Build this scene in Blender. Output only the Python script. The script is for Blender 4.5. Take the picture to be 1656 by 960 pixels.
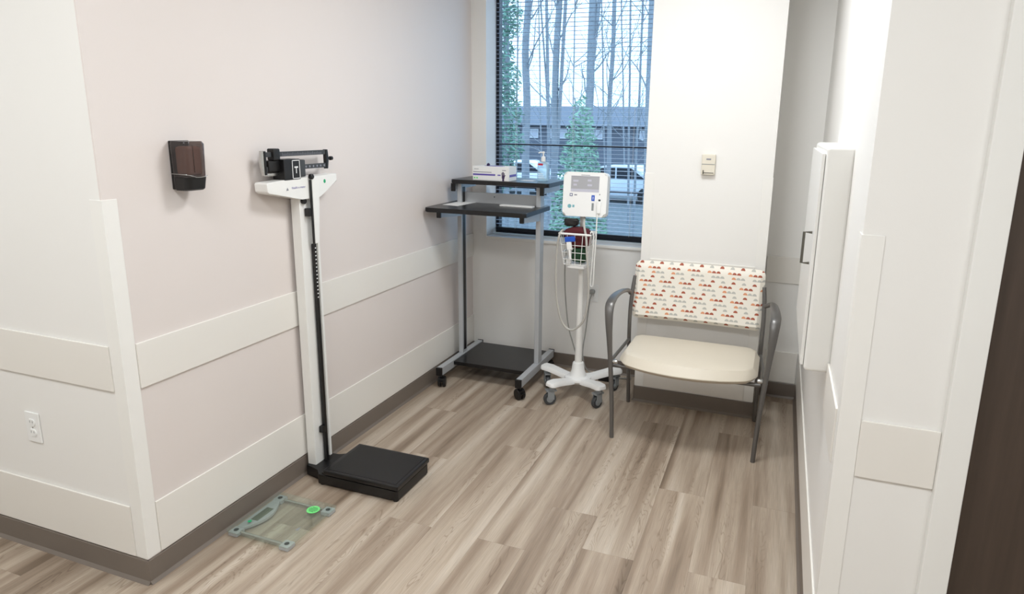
import bpy, bmesh, math, random
from mathutils import Vector, Matrix

for o in list(bpy.data.objects):
    bpy.data.objects.remove(o)
S = bpy.context.scene
COL = S.collection
random.seed(7)
PI = math.pi

# ------------------------------------------------------------------ camera
cam_d = bpy.data.cameras.new('camera')
cam = bpy.data.objects.new('camera', cam_d)
COL.objects.link(cam)
RX = Vector((0.9397324, 0.3415216, 0.0163095))
DN = Vector((0.0902164, -0.2016645, -0.9752909))
FW = Vector((-0.3297939, 0.9179839, -0.2203215))
m3 = Matrix((RX, -DN, -FW)).transposed()
cam.matrix_world = Matrix.Translation((0, 0, 1.6)) @ m3.to_4x4()
cam_d.sensor_fit = 'HORIZONTAL'
cam_d.sensor_width = 36.0
cam_d.lens = 1064.5 / 1656 * 36
cam_d.shift_x = -(875.39 - 828) / 1656
cam_d.shift_y = (443.61 - 480) / 1656
cam_d.clip_start = 0.02
cam_d.clip_end = 500
S.camera = cam

# ------------------------------------------------------------------ world, exposure
W = bpy.data.worlds.new('overcast_sky')
S.world = W
W.use_nodes = True
bg = W.node_tree.nodes['Background']
bg.inputs['Color'].default_value = (0.74, 0.88, 1.0, 1)
bg.inputs['Strength'].default_value = 2.6
S.view_settings.view_transform = 'Standard'
S.view_settings.look = 'None'
S.view_settings.gamma = 1
S.view_settings.use_curve_mapping = False
S.view_settings.exposure = 0.23

# ceiling troffers: (x, y, size x, size y, watts); panel and frame are built with the ceiling
CEIL = 2.70
TROFFERS = [(-0.50, 2.45, 0.6, 0.6, 21), (-0.9, 0.35, 1.2, 0.6, 19),
            (-2.9, 0.1, 1.2, 0.6, 12), (0.9, 0.1, 1.2, 0.6, 13)]
for i, (x, y, sx, sy, w) in enumerate(TROFFERS):
    ld = bpy.data.lights.new('troffer_light', 'AREA')
    ld.shape = 'RECTANGLE'
    ld.size, ld.size_y = sx - .06, sy - .06
    ld.energy = w
    ld.color = (0.935, 0.972, 1.0)
    lo = bpy.data.objects.new('troffer_light', ld)
    lo.location = (x, y, CEIL - 0.022)
    COL.objects.link(lo)

# ------------------------------------------------------------------ helpers
def srgb(r, g, b):
    f = lambda c: (c / 255 / 12.92) if c / 255 <= .04045 else ((c / 255 + .055) / 1.055) ** 2.4
    return (f(r), f(g), f(b), 1)

def new_mat(name):
    m = bpy.data.materials.new(name)
    m.use_nodes = True
    nt = m.node_tree
    return m, nt, nt.nodes['Principled BSDF'], nt.nodes['Material Output']

def N(nt, t, **kw):
    n = nt.nodes.new(t)
    for k, v in kw.items():
        setattr(n, k, v)
    return n

def L(nt, a, b):
    nt.links.new(a, b)

def plain(name, rgb, rough=.5, metal=0.0, bump=0.0, bscale=200, var=.04, spec=None, coat=0):
    """base colour with a faint procedural mottling and optional fine relief"""
    m, nt, b, out = new_mat(name)
    tc = N(nt, 'ShaderNodeTexCoord')
    no = N(nt, 'ShaderNodeTexNoise'); no.inputs['Scale'].default_value = 6; no.inputs['Detail'].default_value = 4
    L(nt, tc.outputs['Object'], no.inputs['Vector'])
    hs = N(nt, 'ShaderNodeMixRGB', blend_type='MIX')
    c = srgb(*rgb)
    hs.inputs[1].default_value = [max(0, v * (1 - var)) for v in c[:3]] + [1]
    hs.inputs[2].default_value = [min(1, v * (1 + var)) for v in c[:3]] + [1]
    L(nt, no.outputs['Fac'], hs.inputs[0])
    L(nt, hs.outputs[0], b.inputs['Base Color'])
    b.inputs['Roughness'].default_value = rough
    b.inputs['Metallic'].default_value = metal
    if spec is not None:
        b.inputs['Specular IOR Level'].default_value = spec
    if coat:
        b.inputs['Coat Weight'].default_value = coat
    if bump:
        n2 = N(nt, 'ShaderNodeTexNoise'); n2.inputs['Scale'].default_value = bscale; n2.inputs['Detail'].default_value = 3
        L(nt, tc.outputs['Object'], n2.inputs['Vector'])
        bp = N(nt, 'ShaderNodeBump'); bp.inputs['Strength'].default_value = bump; bp.inputs['Distance'].default_value = .002
        L(nt, n2.outputs['Fac'], bp.inputs['Height'])
        L(nt, bp.outputs['Normal'], b.inputs['Normal'])
    return m

def clear_mat(name, tint, gloss=.08, diffuse=None, dfac=0.0, rough=.02):
    """see-through sheet: tinted transparency + fresnel gloss (+ a share of diffuse body colour)"""
    m, nt, b, out = new_mat(name)
    nt.nodes.remove(b)
    tr = N(nt, 'ShaderNodeBsdfTransparent'); tr.inputs['Color'].default_value = tint
    gl = N(nt, 'ShaderNodeBsdfGlossy'); gl.inputs['Roughness'].default_value = rough
    lw = N(nt, 'ShaderNodeLayerWeight'); lw.inputs['Blend'].default_value = .5
    pw = N(nt, 'ShaderNodeMath', operation='POWER'); pw.inputs[1].default_value = 4.5
    L(nt, lw.outputs['Facing'], pw.inputs[0])
    mu = N(nt, 'ShaderNodeMath', operation='MULTIPLY_ADD'); mu.inputs[1].default_value = .85; mu.inputs[2].default_value = gloss * .4
    L(nt, pw.outputs[0], mu.inputs[0])
    last = tr.outputs[0]
    if diffuse:
        df = N(nt, 'ShaderNodeBsdfDiffuse'); df.inputs['Color'].default_value = diffuse
        mx = N(nt, 'ShaderNodeMixShader'); mx.inputs[0].default_value = dfac
        L(nt, last, mx.inputs[1]); L(nt, df.outputs[0], mx.inputs[2]); last = mx.outputs[0]
    mx2 = N(nt, 'ShaderNodeMixShader')
    L(nt, mu.outputs[0], mx2.inputs[0]); L(nt, last, mx2.inputs[1]); L(nt, gl.outputs[0], mx2.inputs[2])
    L(nt, mx2.outputs[0], out.inputs['Surface'])
    return m

def box(bm, x0, x1, y0, y1, z0, z1, bev=0, seg=2):
    r = bmesh.ops.create_cube(bm, size=1)
    vs = r['verts']
    for v in vs:
        v.co = Vector(((x0 + x1) / 2 + v.co.x * (x1 - x0), (y0 + y1) / 2 + v.co.y * (y1 - y0), (z0 + z1) / 2 + v.co.z * (z1 - z0)))
    if bev:
        es = list({e for v in vs for e in v.link_edges})
        bmesh.ops.bevel(bm, geom=es, offset=bev, segments=seg, profile=.5, affect='EDGES')
    return bm

def obox(bm, c, half, mat3, bev=0, seg=2):
    """oriented box: centre, half sizes, 3x3 whose columns are its axes"""
    r = bmesh.ops.create_cube(bm, size=2)
    vs = r['verts']
    es = list({e for v in vs for e in v.link_edges})
    for v in vs:
        v.co = Vector(c) + mat3 @ Vector((v.co.x * half[0], v.co.y * half[1], v.co.z * half[2]))
    if bev:
        bmesh.ops.bevel(bm, geom=es, offset=bev, segments=seg, profile=.5, affect='EDGES')
    return bm

def smooth_path(pts, n=6):
    P = [Vector(p) for p in pts]
    if len(P) < 3:
        return P
    out = []
    for i in range(len(P) - 1):
        p0 = P[max(i - 1, 0)]; p1 = P[i]; p2 = P[i + 1]; p3 = P[min(i + 2, len(P) - 1)]
        for k in range(n):
            t = k / n
            out.append(.5 * ((2 * p1) + (p2 - p0) * t + (2 * p0 - 5 * p1 + 4 * p2 - p3) * t * t + (3 * p1 - p0 - 3 * p2 + p3) * t ** 3))
    out.append(P[-1])
    return out

def tube(bm, pts, r, sides=8, smooth=0, rad=None, flat=None, closed=False):
    """swept tube; rad = list of radii per input point; flat = (a,b) ellipse factors per point with fixed 'up' Z/X frame"""
    P = smooth_path(pts, smooth) if smooth else [Vector(p) for p in pts]
    n = len(P)
    def R(i):
        if rad is None:
            return r
        t = i / (n - 1) * (len(rad) - 1); k = min(int(t), len(rad) - 2); u = t - k
        return rad[k] * (1 - u) + rad[k + 1] * u
    def F(i):
        if flat is None:
            return (1, 1)
        t = i / (n - 1) * (len(flat) - 1); k = min(int(t), len(flat) - 2); u = t - k
        return (flat[k][0] * (1 - u) + flat[k + 1][0] * u, flat[k][1] * (1 - u) + flat[k + 1][1] * u)
    up = None
    rings = []
    for i in range(n):
        a = P[i - 1] if i > 0 else (P[-2] if closed else P[0])
        b = P[i + 1] if i < n - 1 else (P[1] if closed else P[-1])
        d = (b - a).normalized()
        if up is None:
            ref = Vector((1, 0, 0)) if abs(d.x) < .9 else Vector((0, 1, 0))
            if flat is not None:
                ref = Vector((1, 0, 0))
            up = (ref - d * ref.dot(d)).normalized()
        else:
            up = (up - d * up.dot(d)).normalized()
        s = d.cross(up)
        f = F(i)
        rings.append([bm.verts.new(P[i] + (up * math.cos(2 * PI * k / sides) * f[0] + s * math.sin(2 * PI * k / sides) * f[1]) * R(i)) for k in range(sides)])
    for i in range(n - 1):
        for k in range(sides):
            q = (k + 1) % sides
            bm.faces.new((rings[i][k], rings[i][q], rings[i + 1][q], rings[i + 1][k]))
    if not closed:
        bm.faces.new(list(reversed(rings[0]))); bm.faces.new(rings[-1])
    return bm

def lathe(bm, prof, c=(0, 0, 0), axis='Z', n=20):
    """prof: list of (radius, height) along axis"""
    c = Vector(c)
    def pt(r, h, a):
        u, v = r * math.cos(a), r * math.sin(a)
        if axis == 'Z': return c + Vector((u, v, h))
        if axis == 'X': return c + Vector((h, u, v))
        return c + Vector((v, h, u))
    rings = []
    for r, h in prof:
        rings.append([bm.verts.new(pt(max(r, 1e-5), h, 2 * PI * k / n)) for k in range(n)])
    for i in range(len(rings) - 1):
        for k in range(n):
            q = (k + 1) % n
            bm.faces.new((rings[i][k], rings[i][q], rings[i + 1][q], rings[i + 1][k]))
    bm.faces.new(list(reversed(rings[0]))); bm.faces.new(rings[-1])
    return bm

def prism(bm, poly, axis, a, b, bev=0):
    """extrude polygon (2d list) along axis from a to b; 2d coords are the other two axes in xyz order"""
    def pt(p, h):
        if axis == 'X': return Vector((h, p[0], p[1]))
        if axis == 'Y': return Vector((p[0], h, p[1]))
        return Vector((p[0], p[1], h))
    va = [bm.verts.new(pt(p, a)) for p in poly]; vb = [bm.verts.new(pt(p, b)) for p in poly]
    n = len(poly)
    fs = [bm.faces.new(va), bm.faces.new(vb)]
    for i in range(n):
        j = (i + 1) % n
        fs.append(bm.faces.new((va[i], va[j], vb[j], vb[i])))
    if bev:
        es = list({e for f in fs for e in f.edges})
        bmesh.ops.bevel(bm, geom=es, offset=bev, segments=2, profile=.5, affect='EDGES')
    return bm

def rrect(x0, x1, y0, y1, r, n=5):
    out = []
    for cx, cy, a0 in ((x1 - r, y1 - r, 0), (x0 + r, y1 - r, 90), (x0 + r, y0 + r, 180), (x1 - r, y0 + r, 270)):
        for k in range(n + 1):
            a = math.radians(a0 + 90 * k / n)
            out.append((cx + r * math.cos(a), cy + r * math.sin(a)))
    return out

def weighted(o):
    w = o.modifiers.new('weighted_normals', 'WEIGHTED_NORMAL')
    w.keep_sharp = True

ORG = {}          # object -> world position of its thing's origin

def link_mesh(name, me, parent, loc=(0, 0, 0)):
    o = bpy.data.objects.new(name, me)
    COL.objects.link(o)
    o.location = loc
    if parent is not None:
        o.parent = parent
    return o

def mesh_of(bm, mat, smooth=True, org=(0, 0, 0)):
    bmesh.ops.recalc_face_normals(bm, faces=bm.faces[:])
    me = bpy.data.meshes.new('mesh')
    if Vector(org).length:
        bmesh.ops.translate(bm, verts=bm.verts[:], vec=-Vector(org))
    bm.to_mesh(me); bm.free()
    if smooth:
        me.polygons.foreach_set('use_smooth', [True] * len(me.polygons))
        me.set_sharp_from_angle(angle=math.radians(38))
    me.materials.append(mat)
    return me

def tag(o, label, cat, group=None, kind=None):
    if label: o['label'] = label
    if cat: o['category'] = cat
    if group: o['group'] = group
    if kind: o['kind'] = kind
    return o

def thing(name, loc, label, cat, group=None):
    o = bpy.data.objects.new(name, None)
    o.empty_display_size = .05
    COL.objects.link(o)
    o.location = loc
    ORG[o] = Vector(loc)
    return tag(o, label, cat, group)

def part(name, bm, mat, parent, label=None, smooth=True):
    """bm in world coordinates; child (or grandchild) of a thing"""
    org = ORG[parent]
    o = link_mesh(name, mesh_of(bm, mat, smooth, org), parent)
    if smooth: weighted(o)
    ORG[o] = org
    if label: o['label'] = label
    return o

def solo(name, bm, mat, label, cat, org, group=None, smooth=True):
    """one-mesh top-level thing; bm in world coordinates"""
    o = link_mesh(name, mesh_of(bm, mat, smooth, org), None, org)
    if smooth: weighted(o)
    ORG[o] = Vector(org)
    return tag(o, label, cat, group)

def struct(name, bm, mat, label=None, parent=None, smooth=False):
    o = link_mesh(name, mesh_of(bm, mat, smooth), parent)
    if smooth: weighted(o)
    ORG[o] = Vector((0, 0, 0))
    o['kind'] = 'structure'
    if label: o['label'] = label
    return o

BM = bmesh.new

def text_bm(body, size, origin, xdir, ydir, depth=.0004):
    """flat lettering as mesh; origin is the centre, xdir/ydir span the surface"""
    cu = bpy.data.curves.new('t', 'FONT')
    cu.body = body; cu.size = size; cu.align_x = 'CENTER'; cu.align_y = 'CENTER'
    cu.resolution_u = 2
    ob = bpy.data.objects.new('t', cu)
    COL.objects.link(ob)
    dg = bpy.context.evaluated_depsgraph_get()
    dg.update()
    me = bpy.data.meshes.new_from_object(ob.evaluated_get(dg))
    bm = BM(); bm.from_mesh(me)
    bpy.data.objects.remove(ob); bpy.data.curves.remove(cu); bpy.data.meshes.remove(me)
    x = Vector(xdir).normalized(); y = Vector(ydir).normalized(); z = x.cross(y)
    M = Matrix((x, y, z)).transposed()
    for v in bm.verts:
        v.co = Vector(origin) + M @ v.co + z * depth
    return bm

# ------------------------------------------------------------------ materials
MT = {}
MT['wall_left'] = plain('paint_warm_grey', (226, 217, 212), .55, bump=.08, bscale=260, var=.008)
MT['wall_white'] = plain('paint_white', (238, 236, 232), .5, bump=.06, bscale=260, var=.008)
MT['ceiling'] = plain('ceiling_white', (240, 238, 233), .8, bump=.3, bscale=120, var=.02)
MT['rail'] = plain('rail_vinyl_cream', (234, 230, 223), .42, var=.01)
MT['guard'] = plain('guard_vinyl', (240, 238, 233), .38, var=.01)
MT['base'] = plain('rubber_base_taupe', (116, 106, 97), .5, var=.06)
MT['white_plastic'] = plain('white_plastic', (240, 240, 238), .35, var=.01)
MT['white_enamel'] = plain('white_enamel', (238, 237, 233), .3, var=.015, coat=.2)
MT['cream_plastic'] = plain('ivory_plastic', (226, 219, 203), .4, var=.02)
MT['black'] = plain('black_plastic', (13, 12, 13), .42, var=.1)
MT['black_rubber'] = plain('black_rubber_mat', (17, 16, 17), .5, bump=.4, bscale=500, var=.15)
MT['black_lam'] = plain('black_laminate', (16, 16, 18), .28, bump=.1, bscale=600, var=.1)
MT['silver'] = plain('silver_paint', (184, 187, 190), .38, .25, var=.03)
MT['chrome'] = plain('chrome', (190, 190, 188), .25, 1.0)
MT['bronze'] = plain('pewter_paint', (112, 110, 108), .36, .6, var=.03)
MT['dark_metal'] = plain('dark_handle_metal', (110, 108, 100), .35, .8)
MT['grey_plastic'] = plain('grey_plastic', (140, 144, 146), .45, var=.03)
MT['dark_wheel'] = plain('dark_grey_tyre', (62, 64, 66), .55, var=.05)
MT['grey_hose'] = plain('grey_hose', (150, 150, 145), .5, var=.03)
MT['pale_hose'] = plain('pale_grey_hose', (184, 181, 174), .45, var=.02)
MT['white_hose'] = plain('white_hose', (228, 228, 224), .45, var=.02)
MT['seat'] = plain('cream_upholstery', (218, 209, 192), .42, bump=.25, bscale=420, var=.03)
MT['door'] = plain('x', (70, 58, 50), .45)
MT['paper'] = plain('white_paper', (240, 240, 238), .7, var=.01)
MT['blue'] = plain('blue_plastic', (30, 85, 190), .4)
MT['purple'] = plain('purple_ink', (98, 84, 170), .5)
MT['dark_purple'] = plain('dark_purple_ink', (62, 46, 84), .5)
MT['red'] = plain('red_ink', (196, 34, 52), .45)
MT['navy'] = plain('navy_ink', (40, 48, 120), .45)
MT['green'] = plain('green_sticker', (28, 168, 110), .5)
MT['lime'] = plain('light_green_sticker', (120, 226, 130), .5)
MT['dark_green'] = plain('dark_green_ink', (30, 110, 60), .5)
MT['teal'] = plain('pale_teal_sticker', (120, 175, 185), .5)
MT['grey_ink'] = plain('grey_ink', (140, 140, 150), .5)
MT['maroon'] = plain('maroon_cuff_fabric', (84, 24, 30), .85, bump=.5, bscale=300, var=.15)
MT['green_cuff'] = plain('green_cuff_fabric', (30, 66, 40), .85, bump=.5, bscale=300, var=.15)
MT['lcd'] = plain('lcd_grey_green', (92, 100, 84), .2)
MT['screen'] = plain('monitor_screen_grey', (170, 170, 174), .18, var=.03)
MT['screen_bar'] = plain('screen_print_pale', (194, 194, 206), .2)
MT['clear_gel'] = clear_mat('clear_gel_bottle', (.80, .92, .97, 1), .1, (.70, .88, .96, 1), .38, .05)
MT['pane'] = clear_mat('window_pane_blue_tint', (.78, .89, .98, 1), .05)
MT['scale_glass'] = clear_mat('tempered_glass_green_tint', (.94, .97, .945, 1), .1, (.60, .68, .62, 1), .05)
MT['smoke'] = clear_mat('smoked_plastic', (.42, .36, .34, 1), .12, (.12, .10, .10, 1), .22, .06)
MT['win_frame'] = plain('dark_anodised_frame', (26, 30, 40), .4, .4)
MT['slat'] = plain('white_aluminium_slat', (168, 180, 200), .4, var=.02)
MT['bark'] = plain('grey_bark', (138, 142, 148), .9, bump=.8, bscale=30, var=.25)
MT['leaf_dark'] = plain('evergreen_leaf', (112, 150, 132), .7, var=.35)
MT['leaf_pale'] = plain('pale_green_leaf', (128, 162, 140), .7, var=.3)
MT['bag'] = plain('soap_pouch', (205, 160, 140), .5, var=.1)

# dark wood-look door
def door_mat():
    m, nt, b, out = new_mat('dark_walnut_laminate')
    tc = N(nt, 'ShaderNodeTexCoord'); mp = N(nt, 'ShaderNodeMapping'); mp.inputs['Scale'].default_value = (30, 30, 1.5)
    no = N(nt, 'ShaderNodeTexNoise'); no.inputs['Scale'].default_value = 2; no.inputs['Detail'].default_value = 6
    cr = N(nt, 'ShaderNodeValToRGB')
    cr.color_ramp.elements[0].color = srgb(66, 54, 46); cr.color_ramp.elements[1].color = srgb(76, 63, 54)
    cr.color_ramp.elements[0].position = .3; cr.color_ramp.elements[1].position = .75
    L(nt, tc.outputs['Object'], mp.inputs['Vector']); L(nt, mp.outputs[0], no.inputs['Vector'])
    L(nt, no.outputs['Fac'], cr.inputs[0]); L(nt, cr.outputs[0], b.inputs['Base Color'])
    b.inputs['Roughness'].default_value = .45
    return m
MT['door'] = door_mat()

def plank_mat():
    m, nt, b, out = new_mat('vinyl_plank_grey_oak')
    tc = N(nt, 'ShaderNodeTexCoord'); oi = N(nt, 'ShaderNodeObjectInfo')
    wn = N(nt, 'ShaderNodeTexWhiteNoise', noise_dimensions='1D')
    L(nt, oi.outputs['Random'], wn.inputs['W'])
    off = N(nt, 'ShaderNodeVectorMath', operation='MULTIPLY_ADD')
    off.inputs[1].default_value = (3.0, 40.0, 9.0)
    L(nt, wn.outputs['Color'], off.inputs[0]); L(nt, tc.outputs['Object'], off.inputs[2])
    # broad streaks along the plank
    mp = N(nt, 'ShaderNodeMapping'); mp.inputs['Scale'].default_value = (15, .62, 1)
    L(nt, off.outputs[0], mp.inputs['Vector'])
    n1 = N(nt, 'ShaderNodeTexNoise'); n1.inputs['Scale'].default_value = 1.0; n1.inputs['Detail'].default_value = 3; n1.inputs['Roughness'].default_value = .45
    n1.inputs['Distortion'].default_value = .35
    L(nt, mp.outputs[0], n1.inputs['Vector'])
    cr = N(nt, 'ShaderNodeValToRGB')
    e = cr.color_ramp.elements
    e[0].position = .29; e[0].color = srgb(122, 105, 88)
    e[1].position = .72; e[1].color = srgb(198, 185, 169)
    k = e.new(.42); k.color = srgb(156, 138, 120)
    k = e.new(.56); k.color = srgb(180, 164, 146)
    L(nt, n1.outputs['Fac'], cr.inputs[0])
    # cathedral grain: distorted rings stretched along the plank
    mp2 = N(nt, 'ShaderNodeMapping'); mp2.inputs['Scale'].default_value = (17, 2.6, 1)
    L(nt, off.outputs[0], mp2.inputs['Vector'])
    n2 = N(nt, 'ShaderNodeTexNoise'); n2.inputs['Scale'].default_value = 1.0; n2.inputs['Detail'].default_value = 2; n2.inputs['Distortion'].default_value = .4
    L(nt, mp2.outputs[0], n2.inputs['Vector'])
    mu = N(nt, 'ShaderNodeMath', operation='MULTIPLY'); mu.inputs[1].default_value = 34
    L(nt, n2.outputs['Fac'], mu.inputs[0])
    fr = N(nt, 'ShaderNodeMath', operation='PINGPONG'); fr.inputs[1].default_value = 1.0
    L(nt, mu.outputs[0], fr.inputs[0])
    c2 = N(nt, 'ShaderNodeValToRGB')
    c2.color_ramp.elements[0].position = .0; c2.color_ramp.elements[0].color = (.62, .57, .52, 1)
    c2.color_ramp.elements[1].position = .34; c2.color_ramp.elements[1].color = (1, 1, 1, 1)
    L(nt, fr.outputs[0], c2.inputs[0])
    # the grain only shows in patches
    n3 = N(nt, 'ShaderNodeTexNoise'); n3.inputs['Scale'].default_value = 1.0; n3.inputs['Detail'].default_value = 1
    mp3 = N(nt, 'ShaderNodeMapping'); mp3.inputs['Scale'].default_value = (13, .55, 1); mp3.inputs['Location'].default_value = (5, 7, 0)
    L(nt, off.outputs[0], mp3.inputs['Vector']); L(nt, mp3.outputs[0], n3.inputs['Vector'])
    c3 = N(nt, 'ShaderNodeMapRange'); c3.inputs[1].default_value = .55; c3.inputs[2].default_value = .64; c3.inputs[4].default_value = .8
    L(nt, n3.outputs['Fac'], c3.inputs[0])
    mx = N(nt, 'ShaderNodeMixRGB', blend_type='MULTIPLY')
    L(nt, c3.outputs[0], mx.inputs[0]); L(nt, cr.outputs[0], mx.inputs[1]); L(nt, c2.outputs[0], mx.inputs[2])
    # fine pores
    mp4 = N(nt, 'ShaderNodeMapping'); mp4.inputs['Scale'].default_value = (420, 9, 1)
    L(nt, off.outputs[0], mp4.inputs['Vector'])
    n4 = N(nt, 'ShaderNodeTexNoise'); n4.inputs['Scale'].default_value = 1; n4.inputs['Detail'].default_value = 2
    L(nt, mp4.outputs[0], n4.inputs['Vector'])
    c4 = N(nt, 'ShaderNodeMapRange'); c4.inputs[1].default_value = .3; c4.inputs[2].default_value = .7; c4.inputs[3].default_value = .86; c4.inputs[4].default_value = 1.08
    L(nt, n4.outputs['Fac'], c4.inputs[0])
    # plank tone
    tn = N(nt, 'ShaderNodeMapRange'); tn.inputs[3].default_value = .95; tn.inputs[4].default_value = 1.03
    L(nt, oi.outputs['Random'], tn.inputs[0])
    mm = N(nt, 'ShaderNodeMath', operation='MULTIPLY')
    L(nt, c4.outputs[0], mm.inputs[0]); L(nt, tn.outputs[0], mm.inputs[1])
    fin = N(nt, 'ShaderNodeVectorMath', operation='SCALE')
    L(nt, mx.outputs[0], fin.inputs[0]); L(nt, mm.outputs[0], fin.inputs['Scale'])
    L(nt, fin.outputs[0], b.inputs['Base Color'])
    b.inputs['Roughness'].default_value = .42
    bp = N(nt, 'ShaderNodeBump'); bp.inputs['Strength'].default_value = .12; bp.inputs['Distance'].default_value = .001
    L(nt, n4.outputs['Fac'], bp.inputs['Height']); L(nt, bp.outputs[0], b.inputs['Normal'])
    return m
MT['plank'] = plank_mat()
MT['subfloor'] = plain('joint_brown', (120, 104, 90), .8)

def fabric_mat():
    """cream fabric printed with rows of little half discs (object coords: x across, z up)"""
    m, nt, b, out = new_mat('half_disc_print_fabric')
    tc = N(nt, 'ShaderNodeTexCoord'); sp = N(nt, 'ShaderNodeSeparateXYZ')
    L(nt, tc.outputs['Object'], sp.inputs[0])
    def M(op, a, bb=None, c=None):
        n = N(nt, 'ShaderNodeMath', operation=op)
        for i, v in enumerate((a, bb, c)):
            if v is None: continue
            if isinstance(v, (int, float)): n.inputs[i].default_value = v
            else: L(nt, v, n.inputs[i])
        return n.outputs[0]
    PZ, PX = .0250, .0238
    v = M('DIVIDE', sp.outputs['Z'], PZ)
    row = M('FLOOR', v); fv = M('FRACT', v)
    wr = N(nt, 'ShaderNodeTexWhiteNoise', noise_dimensions='1D'); L(nt, row, wr.inputs['W'])
    md = M('MODULO', M('ADD', row, 300), 3)                      # 0 warm threes, 1 singles, 2 grey threes
    single = M('COMPARE', md, 1, .1); greyrow = M('COMPARE', md, 2, .1)
    per = M('SUBTRACT', 4.55, M('MULTIPLY', single, 2.25))
    u = M('ADD', M('DIVIDE', sp.outputs['X'], PX), M('ADD', M('MULTIPLY', row, .93), 300))
    ug = M('DIVIDE', u, per)
    gi = M('FLOOR', ug); wi = M('MULTIPLY', M('FRACT', ug), per)
    ci = M('FLOOR', wi); fu = M('FRACT', wi)
    shown = M('LESS_THAN', ci, M('SUBTRACT', 3, M('MULTIPLY', single, 2)))
    dx = M('MULTIPLY', M('SUBTRACT', fu, .5), PX); dz = M('MULTIPLY', M('SUBTRACT', fv, .22), PZ)
    rr = M('ADD', M('POWER', dx, 2), M('POWER', M('MULTIPLY', dz, .9), 2))
    mask = M('MULTIPLY', M('MULTIPLY', M('LESS_THAN', rr, .0113 ** 2), M('GREATER_THAN', dz, 0)), shown)
    cv = N(nt, 'ShaderNodeCombineXYZ'); L(nt, gi, cv.inputs[0]); L(nt, row, cv.inputs[1])
    wn = N(nt, 'ShaderNodeTexWhiteNoise', noise_dimensions='2D'); L(nt, cv.outputs[0], wn.inputs['Vector'])
    altg = M('MULTIPLY', M('MODULO', gi, 2), single)
    isgrey = M('MAXIMUM', altg, greyrow)
    first0 = M('LESS_THAN', ci, .5)
    orange = M('MULTIPLY', M('MULTIPLY', first0, M('SUBTRACT', 1, single)), M('MAXIMUM', M('SUBTRACT', 1, greyrow), M('GREATER_THAN', wn.outputs['Value'], .55)))
    grey = N(nt, 'ShaderNodeMixRGB'); grey.inputs[1].default_value = srgb(166, 86, 62); grey.inputs[2].default_value = srgb(188, 186, 178)
    L(nt, isgrey, grey.inputs[0])
    deep = N(nt, 'ShaderNodeMixRGB'); deep.inputs[2].default_value = srgb(218, 150, 110)
    L(nt, orange, deep.inputs[0]); L(nt, grey.outputs[0], deep.inputs[1])
    fin = N(nt, 'ShaderNodeMixRGB'); fin.inputs[1].default_value = srgb(238, 232, 220)
    L(nt, mask, fin.inputs[0]); L(nt, deep.outputs[0], fin.inputs[2])
    L(nt, fin.outputs[0], b.inputs['Base Color'])
    b.inputs['Roughness'].default_value = .7
    n2 = N(nt, 'ShaderNodeTexNoise'); n2.inputs['Scale'].default_value = 700
    L(nt, tc.outputs['Object'], n2.inputs['Vector'])
    bp = N(nt, 'ShaderNodeBump'); bp.inputs['Strength'].default_value = .2; bp.inputs['Distance'].default_value = .001
    L(nt, n2.outputs['Fac'], bp.inputs['Height']); L(nt, bp.outputs[0], b.inputs['Normal'])
    return m
MT['fabric'] = fabric_mat()

def lamp_mat():
    m, nt, b, out = new_mat('troffer_diffuser')
    b.inputs['Base Color'].default_value = (.9, .9, .88, 1)
    b.inputs['Emission Color'].default_value = (.935, .972, 1, 1)
    b.inputs['Emission Strength'].default_value = 4
    return m
MT['lamp'] = lamp_mat()

# ------------------------------------------------------------------ setting: room shell
XL, XR, YN, YR, YB = -1.967, 0.20, 1.447, 1.77, 4.06      # left wall, right wall, near corner, right end face, back wall
CX0, CX1, CY = -0.715, -0.042, 3.68                       # column
FX0, FX1, FY0 = -4.2, 2.4, -1.5                           # passage extents
RAIL0, RAIL1, LOW0, LOW1, BASEH, GUARD = .715, .873, .098, .292, .092, 1.353
WX0, WX1, WZ0, WZ1, WY = -1.862, -0.745, .862, 2.52, 4.30 # window opening

# floor: one object per plank
bm = BM(); box(bm, FX0, FX1, FY0, YB + .02, -.08, -.0045)
floor = struct('floor', bm, MT['subfloor'], 'grey-brown wood-look vinyl plank floor')
PW, PL, PX0 = .2033, 1.22, .010
ph_fixed = {0: 2.75, -1: 2.20, -2: 2.74, -3: 3.41, -4: 2.42, -5: 2.10, -6: 2.86, -7: 2.10, -8: 2.62, -9: 1.9}
plank_cache = {}
def plank_mesh(l, w):
    key = (round(l, 4), round(w, 4))
    if key not in plank_cache:
        b = BM(); box(b, -w / 2 + .0001, w / 2 - .0001, -l / 2 + .0002, l / 2 - .0002, -.005, 0, .0003, 1)
        plank_cache[key] = mesh_of(b, MT['plank'], False)
    return plank_cache[key]
def inside(x, y):
    return y < YN or (XL < x and y < YR) or (XL < x < XR and y < YB)
k0 = int(math.floor((FX0 - PX0) / PW)); k1 = int(math.ceil((FX1 - PX0) / PW))
for k in range(k0, k1):
    x0, x1 = PX0 + k * PW, PX0 + (k + 1) * PW
    xa, xb = max(x0, FX0), min(x1, FX1)
    xm = (xa + xb) / 2
    if XL - .03 < xm < XR + .03:
        ya, yb = .15, YB
        if xm < XL: yb = YN
        if xm > XR: yb = YR
    elif xm < XL: ya, yb = .15, YN
    else: ya, yb = .15, YR
    if xm < -3.2 or xm > 1.0:
        continue
    ph = ph_fixed.get(k, random.uniform(0, PL))
    y = ph - math.ceil((ph - ya) / PL) * PL
    while y < yb:
        a, c = max(y, ya), min(y + PL, yb)
        if c - a > .02:
            link_mesh('plank', plank_mesh(c - a, xb - xa), floor, ((xa + xb) / 2, (a + c) / 2, 0))
        y += PL
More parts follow.
